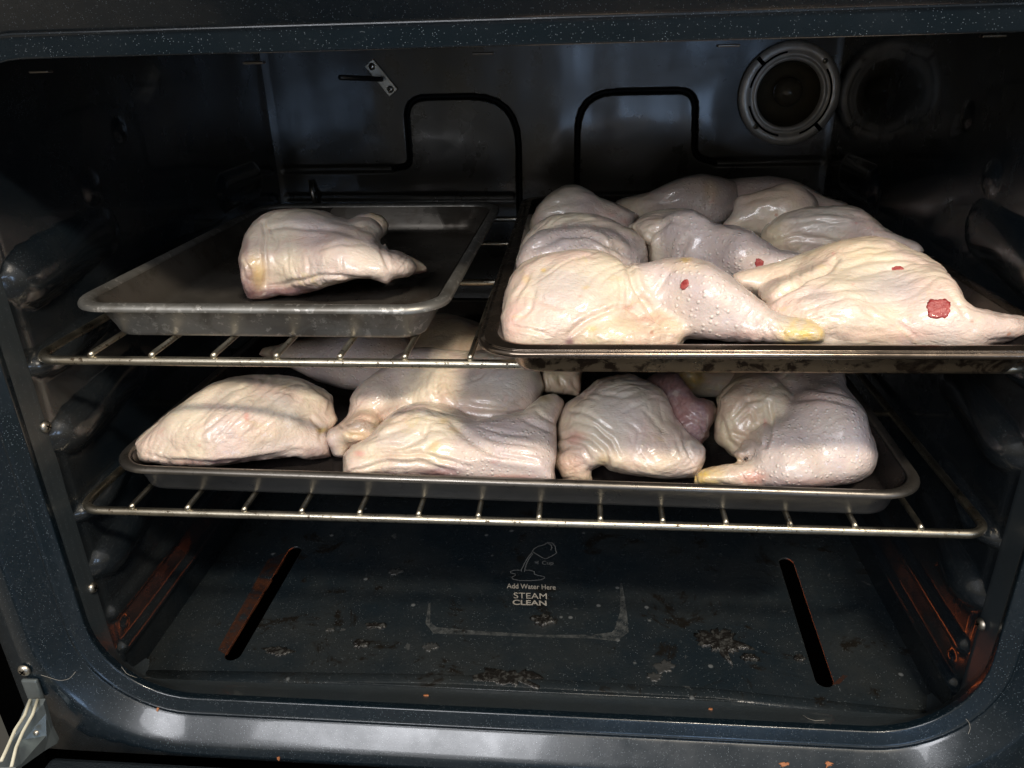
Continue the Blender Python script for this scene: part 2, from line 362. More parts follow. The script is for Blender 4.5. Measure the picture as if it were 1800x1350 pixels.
def segd(x, z, path):
    best = np.full(x.shape, 9.)
    for a, b in zip(path, path[1:]):
        ab = b-a; t = np.clip(((x-a[0])*ab[0]+(z-a[1])*ab[1])/(ab@ab), 0, 1); best = np.minimum(best, np.hypot(x-a[0]-t*ab[0], z-a[1]-t*ab[1]))
    return best
def backfn(U, W):
    x = X0+U*(X1-X0); z = Z0+W*(Z1-Z0)
    g = np.minimum(segd(x, z, gl), segd(x, z, gr_)); d = .0085*(1-sstep((g-.0020)/.0009))
    g2 = np.minimum(np.minimum(segd(x, z, gh), segd(x, z, gv)), np.minimum(segd(x, z, [np.array((-.296, .160)), np.array((-.17, .160))]), segd(x, z, [np.array((.192, .162)), np.array((.302, .162))]))); d = np.maximum(d, .0016*(1-sstep((g2-.001)/.005)))
    d = d+.0022*pn(np.stack([x*9, z*9, x*0], -1))+.0004*pn(np.stack([x*30, z*8, x*0+4], -1))
    ex = np.minimum(x-X0, X1-x); d = d-.0006*(1-sstep(ex/.010))
    return np.stack([x, YB+d, z], -1)
bw = field('back_wall', 620, 460, backfn, E_BACK, oven)
GROOVE_SHADE = plain('painted_groove_shade', (.003, .003, .003), .6); GROOVE_SHADE.node_tree.nodes['Principled BSDF'].inputs['Specular IOR Level'].default_value = .15  # shade inside the pressed grooves, put in as near-black colour on the same enamel
bw.data.materials.append(GROOVE_SHADE); cz_ = np.empty(len(bw.data.vertices)*3); bw.data.vertices.foreach_get('co', cz_); cz_ = cz_.reshape(-1, 3)
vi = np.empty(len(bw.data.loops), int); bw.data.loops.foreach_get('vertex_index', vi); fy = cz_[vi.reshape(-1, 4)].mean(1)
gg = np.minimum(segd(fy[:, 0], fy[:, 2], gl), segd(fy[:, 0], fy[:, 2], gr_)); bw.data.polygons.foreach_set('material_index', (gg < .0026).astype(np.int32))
mesh('ceiling_panel', [(X0, .0, Z1-.004), (X1, .0, Z1-.004), (X1, YB, Z1-.004), (X0, YB, Z1-.004)], [(3, 2, 1, 0)], E_WALL, oven)
# slotted floor
def slot(x0, y0, x1, y1, w_):
    d = np.array([x1-x0, y1-y0]); L = np.linalg.norm(d); d /= L; nrm = np.array([-d[1], d[0]]); out = []
    for c, s in (((x1, y1), 1), ((x0, y0), -1)):
        for k in range(9):
            a = math.pi*k/8; out.append(np.array(c)+nrm*(-math.cos(a))*w_*-1*s+d*math.sin(a)*w_*s)
    return out
sL0, sL1 = P(410, 1150, Z0), P(518, 968, Z0); sR0, sR1 = P(1449, 1196, Z0), P(1382, 988, Z0)
SL = slot(sL0[0], sL0[1], sL1[0], sL1[1], .0072); SR = slot(sR0[0], sR0[1], sR1[0], sR1[1], .0072)
cu = bpy.data.curves.new('tmp', 'CURVE'); cu.dimensions = '2D'; cu.fill_mode = 'BOTH'; cu.extrude = .0006; cu.bevel_depth = .0005; cu.bevel_resolution = 2
for pts in ([(X0-.002, .016), (X1+.002, .016), (X1+.002, YB), (X0-.002, YB)], SL, SR):
    s = cu.splines.new('POLY'); s.points.add(len(pts)-1)
    for q, p in zip(s.points, pts): q.co = (p[0], p[1], 0, 1)
    s.use_cyclic_u = True
to = bpy.data.objects.new('tmp', cu); C.objects.link(to); bpy.context.view_layer.update()
me = bpy.data.meshes.new_from_object(to.evaluated_get(bpy.context.evaluated_depsgraph_get())); bpy.data.objects.remove(to)
for v in me.vertices: v.co.z += Z0-.0011
link('cavity_floor', me, E_FLOOR, oven, False)
mesh('floor_well', [(X0, .0, -.26), (X1, .0, -.26), (X1, YB, -.26), (X0, YB, -.26)], [(0, 1, 2, 3)], BLACK, oven)
# raised edge of the stamped panel in front of the slots
tube('floor_rib', [P(250, 1187, Z0-.0012), P(800, 1196, Z0-.0012), P(1250, 1220, Z0-.0012), P(1640, 1262, Z0-.0012)], .006, E_FLOOR, oven, sz=.34)
# heating element under the floor
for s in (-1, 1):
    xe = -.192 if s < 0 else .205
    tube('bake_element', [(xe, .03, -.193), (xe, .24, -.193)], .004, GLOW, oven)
# printed steam clean marking
mk = bpy.data.objects.new('steam_clean_marking', None); C.objects.link(mk); mk.parent = oven; mk.empty_display_size = .01
ZT = Z0+.0007
def text(s, px0, px1, py0, py1, mat, off=.0, sub='printed_text'):
    cu = bpy.data.curves.new('t', 'FONT'); cu.body = s; cu.offset = off; o = bpy.data.objects.new('t', cu); C.objects.link(o); bpy.context.view_layer.update()
    me = bpy.data.meshes.new_from_object(o.evaluated_get(bpy.context.evaluated_depsgraph_get())); bpy.data.objects.remove(o)
    xs = [v.co.x for v in me.vertices]; ys = [v.co.y for v in me.vertices]; a, b, c, d = min(xs), max(xs), min(ys), max(ys)
    A, B, Cc = P(px0, py1, ZT), P(px1, py1+(px1-px0)*.03, ZT), P(px0, py0, ZT)
    for v in me.vertices:
        u, w_ = (v.co.x-a)/(b-a), (v.co.y-c)/(d-c); q = A+(B-A)*u+(Cc-A)*w_; v.co = (q[0], q[1], ZT)
    ob = link(sub, me, mat, None, False); ob.parent = mk; ob.matrix_parent_inverse = (oven.matrix_world).inverted(); return ob
text('Add Water Here', 891, 977, 1025.5, 1034, INK, .008)
text('STEAM', 903, 961.5, 1041.5, 1051.5, INK)
text('CLEAN', 901, 961, 1054, 1063, INK, .022)
text('1 Cup', 945, 973, 985.5, 994, INK_DIM, .01)
def strip(name, zp, mat, w_=.0005, closed=False):
    pts = [P(850+a/6.752, 930+b/6.752, ZT) for a, b in zp]
    if closed: pts.append(pts[0])
    V, F = [], []
    for i, p in enumerate(pts):
        t = pts[min(i+1, len(pts)-1)]-pts[max(i-1, 0)]; t /= np.linalg.norm(t[:2]); nn = np.array([-t[1], t[0], 0])
        V += [p+nn*w_, p-nn*w_]
    for i in range(len(pts)-1): F.append((2*i, 2*i+1, 2*i+3, 2*i+2))
    o = mesh(name, V, F, mat, None, False); o.parent = mk; o.matrix_parent_inverse = oven.matrix_world.inverted()
strip('cup_drawing', [(575, 265), (600, 235), (650, 205), (720, 185), (765, 160), (815, 165), (850, 205), (855, 250), (868, 285), (800, 325), (740, 355), (690, 335), (575, 265)], INK_DIM)
strip('cup_handle_drawing', [(765, 170), (800, 185), (812, 220), (795, 250)], INK_DIM)
strip('water_drawing', [(575, 280), (530, 330), (490, 400), (450, 480), (450, 505)], INK_DIM)
strip('water_drawing', [(585, 290), (540, 350), (515, 400), (490, 480), (485, 510)], INK_DIM)
strip('puddle_drawing', [(440, 488), (360, 488), (315, 505), (325, 522), (375, 530), (378, 550), (335, 572), (350, 595), (430, 610), (560, 612), (680, 602), (730, 580), (715, 562), (640, 548), (605, 535), (600, 505), (560, 490), (495, 486)], INK_DIM)
# chalky outline left by dried water
CH = M('dried_water_mark'); nz = CH.rmp(CH.noise(160, 6, .7), .34, .66); CH.p(Base_Color=(.085, .09, .088), Roughness=.6, Alpha=CH.math('MULTIPLY', nz, .8)); CH = CH.m
def mark(px, w_, name='water_mark'):
    pts = [P(a, b, ZT-.0002) for a, b in px]; V, F = [], []
    for i, p in enumerate(pts):
        t = pts[min(i+1, len(pts)-1)]-pts[max(i-1, 0)]; t /= np.linalg.norm(t[:2]); nn = np.array([-t[1], t[0], 0]); V += [p+nn*w_[i], p-nn*w_[i]]
    for i in range(len(pts)-1): F.append((2*i, 2*i+1, 2*i+3, 2*i+2))
    o = mesh(name, V, F, CH, oven, False)
mark([(755, 1060), (752, 1095), (765, 1108), (850, 1113), (950, 1118), (1040, 1119), (1080, 1119), (1093, 1108), (1096, 1075), (1092, 1025)], [.0008, .002, .004, .0022, .0014, .0022, .0055, .006, .0028, .001])
SLOT_GLOW = M('painted_slot_glow'); ru = SLOT_GLOW.rmp(SLOT_GLOW.noise(70, 5, .7), .36, .62); SLOT_GLOW.p(Base_Color=(.060, .021, .010), Roughness=.4, Alpha=SLOT_GLOW.math('MULTIPLY', ru, .8)); SLOT_GLOW = SLOT_GLOW.m  # orange glow of the element beside the slots, painted as brown strips
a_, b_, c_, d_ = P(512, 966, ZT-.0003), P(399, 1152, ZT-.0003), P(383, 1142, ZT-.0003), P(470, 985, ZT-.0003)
mesh('slot_glow_strip', [a_, b_, c_, d_], [(0, 3, 2, 1)], SLOT_GLOW, oven, False)
a_, b_, c_, d_ = P(1462, 1204, ZT-.0003), P(1476, 1202, ZT-.0003), P(1490, 1188, ZT-.0003), P(1482, 1186, ZT-.0003)
mesh('slot_glow_strip', [a_, b_, c_, d_], [(0, 1, 2, 3)], SLOT_GLOW, oven, False)
# screws, tabs, lamp, sensor, hinge, door
def screw(p, ax, parent, r=.0042, name='screw'):
    o = lathe(name, [(0, .0026), (r*.45, .0025), (r*.85, .0016), (r, .0003), (r, 0)], p, ax, STEEL, parent, 20)
    a = Vector(ax).normalized(); s = a.orthogonal().normalized(); t = a.cross(s); q = Vector(p)+a*.0026
    V, F = [], []
    for u, v in ((s, t), (t, s)):
        b = len(V)
        for i, j in ((-1, -1), (1, -1), (1, 1), (-1, 1)): V.append(q+u*i*r*.5+v*j*r*.11+a*(.00015+b*.00002))
        F.append((b, b+1, b+2, b+3))
    mesh('screw_slot', V, F, BLACK, o, False, True); return o
for px, py, xx, ax in ((80, 750, X0, (1, -.12, 0)), (163, 1033, X0, (1, -.12, 0)), (1725, 1097, X1, (-1, -.12, 0))):
    q = PX(px, py, xx+(.0008 if xx < 0 else -.0008)); screw(q, ax, oven)
for px, py in ((72, 126), (447, 110), (850, 94), (1280, 80), (1745, 63)):
    q = PY(px, py, .0); box('ceiling_tab', (q[0], .0, q[2]), (.011, .005, .0013), PAN_DRK_RIM, oven, .0005)
lc = PY(1385, 165, YB); L0 = (lc[0], YB, lc[2])
lamp = lathe('oven_lamp', [(.0400, .000), (.0510, .000), (.0515, .0065), (.0480, .0090), (.0405, .0090), (.0395, .0065), (.0375, .0065), (.0368, .0085), (.0335, .0080), (.0325, .002)], L0, (0, -1, 0), CERAM, oven, 72)
lathe('lamp_bowl', [(.0330, .004), (.0315, -.004), (.0290, -.012), (.0240, -.018), (.0150, -.022), (.0, -.023)], L0, (0, -1, 0), GLASSD, lamp, 64)
lathe('lamp_bulb', [(.0145, -.018), (.0150, -.012), (.0125, -.005), (.0080, -.001), (.0035, .0005), (0, .0008)], (lc[0]+.003, YB, lc[2]+.001), (0, -1, 0), GLASSD, lamp, 40)
for a0, a1 in ((100, 170), (195, 260), (290, 395)):
    tube('ring_groove', [(lc[0]+.0415*math.cos(math.radians(a)), YB-.0088, lc[2]+.0415*math.sin(math.radians(a))) for a in np.linspace(a0, a1, 14)], .0011, BLACK, lamp, 6)
bm = bmesh.new(); bm.from_mesh(bw.data)
bmesh.ops.delete(bm, geom=[f for f in bm.faces if (f.calc_center_median()[0]-lc[0])**2+(f.calc_center_median()[2]-lc[2])**2 < .0352**2], context='FACES'); bm.to_mesh(bw.data); bm.free()
for a in (45, 225): 
    a = math.radians(a); screw((lc[0]+.0445*math.cos(a), YB-.0085, lc[2]+.0445*math.sin(a)), (0, -1, 0), lamp, .0028, 'lamp_screw')
for a in (135, 315):
    a = math.radians(a); box('lamp_notch', (lc[0]+.0465*math.cos(a), YB-.0062, lc[2]+.0465*math.sin(a)), (.0085, .0065, .0042), BLACK, lamp, .0004, Matrix.Rotation(-a, 3, 'Y'))
sc_ = PY(670, 137, YB-.004)
pl = box('sensor_bracket', (sc_[0], YB-.003, sc_[2]), (.040, .0022, .0125), STEEL, oven, .0007, Matrix.Rotation(math.radians(52), 3, 'Y'))
for s in (-1, 1):
    screw((sc_[0]+s*.0148*math.cos(math.radians(52)), YB-.0042, sc_[2]-s*.0148*math.sin(math.radians(52))), (0, -1, 0), pl, .0038, 'bracket_screw')
tube('sensor_probe', [(sc_[0]+.002, YB-.004, sc_[2]-.001), (sc_[0]+.002, YB-.012, sc_[2]-.001), (sc_[0]-.004, YB-.022, sc_[2]), tuple(PY(598, 136, YB-.075))], .0026, PAN_DRK, pl)
tube('wall_clip', [tuple(PY(546, 318, YB-.004)), tuple(PY(549, 340, YB-.010)), tuple(PY(556, 362, YB-.006))], .0028, STEEL, oven)
# hinge and open door
q_ = PY(58, 1211, -.0440); hg = box('door_hinge', tuple(q_), (.0122, .0032, .0185), HINGE, oven, .0014)
hp = [tuple(PY(a_, b_, y_)) for a_, b_, y_ in ((50, 1229, -.049), (80, 1228, -.049), (93, 1275, -.050), (104, 1298, -.051), (82, 1311, -.060), (28, 1349, -.085), (-8, 1349, -.088), (20, 1300, -.066))]
V = [Vector(p) for p in hp]+[Vector(p)+Vector((0, -.003, -.0015)) for p in hp]; k = len(hp)
F = [tuple(range(k, 2*k)), tuple(range(k))[::-1]]+[(i, (i+1) % k, (i+1) % k+k, i+k) for i in range(k)]
mesh('hinge_arm', V, F, HINGE, hg, False)
for pl_ in ([(53, 1230), (43, 1258), (27, 1282), (14, 1312), (2, 1338)], [(66, 1230), (57, 1257), (40, 1287), (28, 1315), (20, 1348)]):
    tube('hinge_edge', [tuple(PY(a, b, -.050-.012*i)) for i, (a, b) in enumerate(pl_)], .0011, GASK, hg, 8)
q = PY(64, 1288, -.062); lathe('hinge_rivet', [(0, .0012), (.0016, .001), (.002, 0)], q, (0, -1, .3), STEEL, hg, 16)
q = PY(43, 1178, -.0430); screw(q, (0, -1, 0), oven, .0046)
door = box('oven_door', (.006, -.0450-.25, -.1985), (.70, .50, .020), DOORM, oven, .004)
# neighbouring cabinet
box_c = box('kitchen_cabinet', (-.52, -.10, -.02), (.28, .10, .9), CAB, None, .003)
box_c.location = (-.005, 0, 0); tag(box_c, 'pale cabinet edge just left of the oven door hinge', 'cabinet')
gp = box('gap_shade_block', (-.3665, .14, .0), (.024, .36, .8), BLACK, oven, .001)  # black block put in for the shade of the gap beside the cabinet

# ------------------------------------------------------------------ racks
def rack(z, label, x0=-.3005, x1=.3030, yb=.408):
    t = thing('oven_rack', label, 'rack', (0, .2, z), 'chrome wire racks in the oven')
    r = .0029; c = .015; pts = []
    for cx, cy, a0 in ((x1-c, c, -90), (x1-c, yb-c, 0), (x0+c, yb-c, 90), (x0+c, c, 180)):
        for k in range(9):
            a = math.radians(a0+90*k/8); pts.append((cx+c*math.cos(a), cy+c*math.sin(a), z))
    tube('rack_frame', pts, r, CHROME, t, 14, True)
    for i in range(14):
        x = (i-6.5)*.04
        tube('cross_wire', [(x, -.0016, z+.0040), (x, .002, z+.0046), (x, .10, z+.0046), (x, yb+.001, z+.0046)], .00185, CHROME, t, 10)
    for y in (.172, .30): tube('support_wire', [(x0, y, z-.0005), (x1, y, z-.0005)], .0026, CHROME, t, 10)
    return t
rack(0., 'lower wire rack holding the long dark tray of chicken')
rack(.1125, 'upper wire rack holding two baking sheets side by side')

# ------------------------------------------------------------------ baking sheets
def rr2(x0, x1, y0, y1, r, n=9, ns=10):
    pts = []
    for (cx, cy, a0), (ex, ey) in zip([(x1-r, y0+r, -90), (x1-r, y1-r, 0), (x0+r, y1-r, 90), (x0+r, y0+r, 180)], [(x1, y1-r), (x0+r, y1), (x0, y0+r), (x1-r, y0)]):
        for k in range(n+1):
            a = math.radians(a0+90*k/n); pts.append((cx+r*math.cos(a), cy+r*math.sin(a)))
        sx, sy = pts[-1]
        for k in range(1, ns): pts.append((sx+(ex-sx)*k/ns, sy+(ey-sy)*k/ns))
    return pts
def sheet(x0, x1, y0, y1, z, h, slope, rim, label, mo, mi, mr, rz=0., rimr=None, r=.028, name='baking_sheet', flat=0.):
    """outer rim rectangle x0..x1,y0..y1; base at z; rim height h"""
    cx, cy = (x0+x1)/2, (y0+y1)/2; t = thing(name, label, 'baking sheet', (cx, cy, z), 'baking sheets on the oven racks', rz)
    a, b = (x1-x0)/2, (y1-y0)/2
    def R_(d, zz): return [(p[0], p[1], zz) for p in rr2(-a+d, a-d, -b+d, b-d, max(.006, r-d*.6))]
    def part(nm, prof, mat, cap=False):
        V, F = loft([R_(d, zz) for d, zz in prof]); n = len(V)//len(prof)
        if cap: F.append(tuple(range(len(V)-n, len(V))))
        return mesh(nm, V, F, mat, t, True, False)
    w_ = rim; s = slope; th = .0009
    wall_out = [(w_, h-.0008)]+[(w_+s*k, h-.0008-(h-.005)*k) for k in (.25, .5, .75, .88)]+[(w_+s*1.0, .0030), (w_+s*1.12, .0008), (w_+s*1.35, 0.), (w_+s*1.35+.01, 0.)]
    part('outer_wall', wall_out, mo, True)
    wall_in = [(w_+th, h)]+[(w_+th+s*k, h-(h-.005)*k) for k in (.25, .5, .75, .88)]+[(w_+th+s*1.0, .0042), (w_+th+s*1.15, .0022), (w_+th+s*1.4, .0014), (w_+s*1.4+.01, .0013)]
    part('inner_pan', wall_in, mi, True)
    if flat: # wide flat lip with a rolled outer edge
        prof = [(w_+th, h+.0002), (w_*.75, h+.0008), (w_*.45, h-.0003), (.0022, h-.0004)]+[(.0022-.0022*math.sin(g), h-.0024+.002*math.cos(g)) for g in np.linspace(0, math.pi, 9)]+[(.0035, h-.0044), (w_, h-.0015)]
    else:
        prof = [(rim/2-rim/2*math.cos(g)*1.0, h-rim*.12+rim*.46*math.sin(g)) for g in np.linspace(-.2, math.pi+.9, 16)][::-1]
    part('rolled_rim', prof, mr)
    return t
sheet(-.279, -.034, .0085, .335, .1185, .0245, .0090, .0085, 'dull grey worn baking sheet holding a single chicken piece on the upper rack', PAN_OLD, PAN_OLD_IN, PAN_OLD, rz=-.012, r=.027)
sheet(-.0140, .300, -.0465, .395, .1185, .0215, .0105, .0100, 'browned shiny baking sheet crowded with chicken on the right of the upper rack', PAN_BRN, PAN_DRK_IN, PAN_BRN_RIM, rz=.012, flat=1, r=.026)
sheet(-.2765, .2665, .0005, .385, .0060, .0225, .0060, .0070, 'long dark nonstick baking sheet full of chicken on the lower rack', PAN_DRK, PAN_DRK_IN, PAN_DRK_RIM, rz=-.021, r=.030)

# ------------------------------------------------------------------ chicken pieces (smooth unions meshed with surface nets)
def ell(p, c, r, yaw=0, tilt=0, roll=0):
    q = p-np.asarray(c); cy, sy = math.cos(yaw), math.sin(yaw)
    x = q[..., 0]*cy+q[..., 1]*sy; y = -q[..., 0]*sy+q[..., 1]*cy; z = q[..., 2]
    ct, st = math.cos(tilt), math.sin(tilt); x, z = x*ct+z*st, -x*st+z*ct
    cr_, sr_ = math.cos(roll), math.sin(roll); y, z = y*cr_+z*sr_, -y*sr_+z*cr_
    k0 = np.sqrt((x/r[0])**2+(y/r[1])**2+(z/r[2])**2); k1 = np.sqrt((x/r[0]**2)**2+(y/r[1]**2)**2+(z/r[2]**2)**2)+1e-9
    return k0*(k0-1)/k1
def cone(p, a, b, ra, rb):
    a, b = np.asarray(a), np.asarray(b); ab = b-a; t = np.clip(((p-a)@ab)/(ab@ab), 0, 1)
    t2 = t*t*(3-2*t); return np.linalg.norm(p-a-t[..., None]*ab, axis=-1)-(ra+(rb-ra)*t2)
def smin(a, b, k): h = np.clip(.5+.5*(b-a)/k, 0, 1); return b*(1-h)+a*h-k*h*(1-h)
SEED = [0]
def polysd(px, poly):
    A = np.array(poly, float); B = np.roll(A, -1, 0); best = np.full(px.shape[:-1], 1e9); ins = np.zeros(px.shape[:-1], bool); X, Y = px[..., 0], px[..., 1]
    for a, b in zip(A, B):
        ab = b-a; t = np.clip(((X-a[0])*ab[0]+(Y-a[1])*ab[1])/(ab@ab+1e-9), 0, 1); best = np.minimum(best, np.hypot(X-a[0]-t*ab[0], Y-a[1]-t*ab[1]))
        c = (a[1] > Y) != (b[1] > Y); xi = a[0]+(Y-a[1])*(b[0]-a[0])/((b[1]-a[1]) if b[1] != a[1] else 1e-9); ins ^= c & (X < xi)
    return np.where(ins, -best, best)
def sdf(p, prims, zt, seed, clip, poly=None):
    wq = p*26+seed*7.3; wp = p+np.stack([pn(wq), pn(wq+31.7), pn(wq+57.1)], -1)*.0050
    wq = p*75+seed*3.1; wp = wp+np.stack([pn(wq), pn(wq+11.7), pn(wq+27.1)], -1)*.0009
    d = None
    for pr_ in prims:
        k = pr_.get('k', .010)
        if pr_['t'] == 'E': e_ = ell(wp, pr_['c'], pr_['r'], pr_.get('yaw', 0), pr_.get('tilt', 0), pr_.get('roll', 0))
        else: e_ = cone(wp, pr_['a'], pr_['b'], pr_['ra'], pr_['rb'])
        if pr_.get('sub'): d = -smin(-d, e_, k)
        else: d = e_ if d is None else smin(d, e_, k)
    if poly is not None:
        q = p-CAM; Z = q@FW; px = np.stack([900+FPX*(q@RT)/Z, 675-FPX*(q@UP)/Z], -1)
        e_ = polysd(px, poly)*Z/FPX+.0010*pn(p*130+seed); d = -smin(-(d-.0045), -e_, .0085)
    return np.maximum(np.maximum(d, zt+.0003-p[..., 2]), clip[0]+clip[1]*p[..., 0]+np.maximum(clip[2]-p[..., 2], 0)*clip[3]-p[..., 1])
def nets(prims, zt, seed, h, clip, poly=None):
    lo = np.array([9.]*3); hi = -lo
    for q in prims:
        if q.get('sub'): continue
        if q['t'] == 'E': R_ = max(q['r']); lo = np.minimum(lo, np.array(q['c'])-R_); hi = np.maximum(hi, np.array(q['c'])+R_)
        else:
            for c, r in ((q['a'], q['ra']), (q['b'], q['rb'])): lo = np.minimum(lo, np.array(c)-r); hi = np.maximum(hi, np.array(c)+r)
    lo -= .009; hi += .009; lo[2] = max(lo[2], zt-2*h); hi[2] = min(hi[2], zt+.10)
    ax = [np.arange(lo[i], hi[i]+h, h) for i in range(3)]; G = np.stack(np.meshgrid(*ax, indexing='ij'), -1)
    D = sdf(G, prims, zt, seed, clip, poly); n = np.array(D.shape)-1
    acc = np.zeros((*n, 3)); cnt = np.zeros(tuple(n))
    offs = [(i, j, k) for i in (0, 1) for j in (0, 1) for k in (0, 1)]
    def cor(o): return D[o[0]:n[0]+o[0], o[1]:n[1]+o[1], o[2]:n[2]+o[2]]
    for a in offs:
        for ax_ in range(3):
            if a[ax_] == 1: continue
            b = list(a); b[ax_] = 1; da, db = cor(a), cor(b); m = (da < 0) != (db < 0); t = np.where(m, da/(da-db+1e-12), 0)
            for c in range(3): acc[..., c] += m*(a[c]+(t if c == ax_ else 0))
            cnt += m
    act = cnt > 0; idx = -np.ones(tuple(n), int); idx[act] = np.arange(act.sum())
    Vx = acc[act]/cnt[act][:, None]; Vx = (Vx+np.argwhere(act))*h+lo
    Q = []; S = D < 0
    for a in range(3):
        b, c = (a+1) % 3, (a+2) % 3
        sl = [slice(1, n[i]) for i in range(3)]; sl[a] = slice(0, n[a]); s0 = S[tuple(sl)]; sl2 = list(sl); sl2[a] = slice(1, n[a]+1); s1 = S[tuple(sl2)]
        for flip, m in ((0, s0 & ~s1), (1, ~s0 & s1)):
            e_ = np.argwhere(m); 
            if not len(e_): continue
            base = e_.copy(); 
            for i in range(3):
                if i != a: base[:, i] += 1
            def id_(db, dc): q = base.copy(); q[:, b] -= db; q[:, c] -= dc; return idx[q[:, 0], q[:, 1], q[:, 2]]
            qd = np.stack([id_(1, 1), id_(0, 1), id_(0, 0), id_(1, 0)], 1)
            Q.append(qd[:, ::-1] if flip else qd)
    Q = np.concatenate(Q); return Vx, Q
COL = {0: None, 'y': 0, 'm': 1, 'g': 2, 'f': 3}
def subdiv(V, Q):
    n = len(V); e = np.sort(np.stack([Q, np.roll(Q, -1, 1)], -1).reshape(-1, 2), 1); key = e[:, 0]*n+e[:, 1]
    uk, inv = np.unique(key, return_inverse=True); ea, eb = uk//n, uk % n; Fp = V[Q].mean(1)
    fe = inv.reshape(-1, 4); es = np.zeros((len(uk), 3)); ec = np.zeros(len(uk))
    for i in range(4): np.add.at(es, fe[:, i], Fp); np.add.at(ec, fe[:, i], 1)
    mid = (V[ea]+V[eb])/2; Ep = (mid+es/ec[:, None])/2
    Fs = np.zeros_like(V); fc = np.zeros(n); Ms = np.zeros_like(V); mc = np.zeros(n)
    for i in range(4): np.add.at(Fs, Q[:, i], Fp); np.add.at(fc, Q[:, i], 1)
    for x in (ea, eb): np.add.at(Ms, x, mid); np.add.at(mc, x, 1)
    v = np.maximum(mc, 1)[:, None]; Vp = (Fs/np.maximum(fc, 1)[:, None]+2*Ms/v+(v-3)*V)/v
    m = len(Q); ei = fe+n; fi = np.arange(m)+n+len(uk); out = []
    for i in range(4): out.append(np.stack([Q[:, i], ei[:, i], fi, ei[:, i-1]], 1))
    return np.concatenate([Vp, Ep, Fp]), np.concatenate(out)
def to_px(V):
    d = V-CAM; Z = d@FW; return np.stack([900+FPX*(d@RT)/Z, 675-FPX*(d@UP)/Z], 1)
FOLDS, PATCH = {}, {}
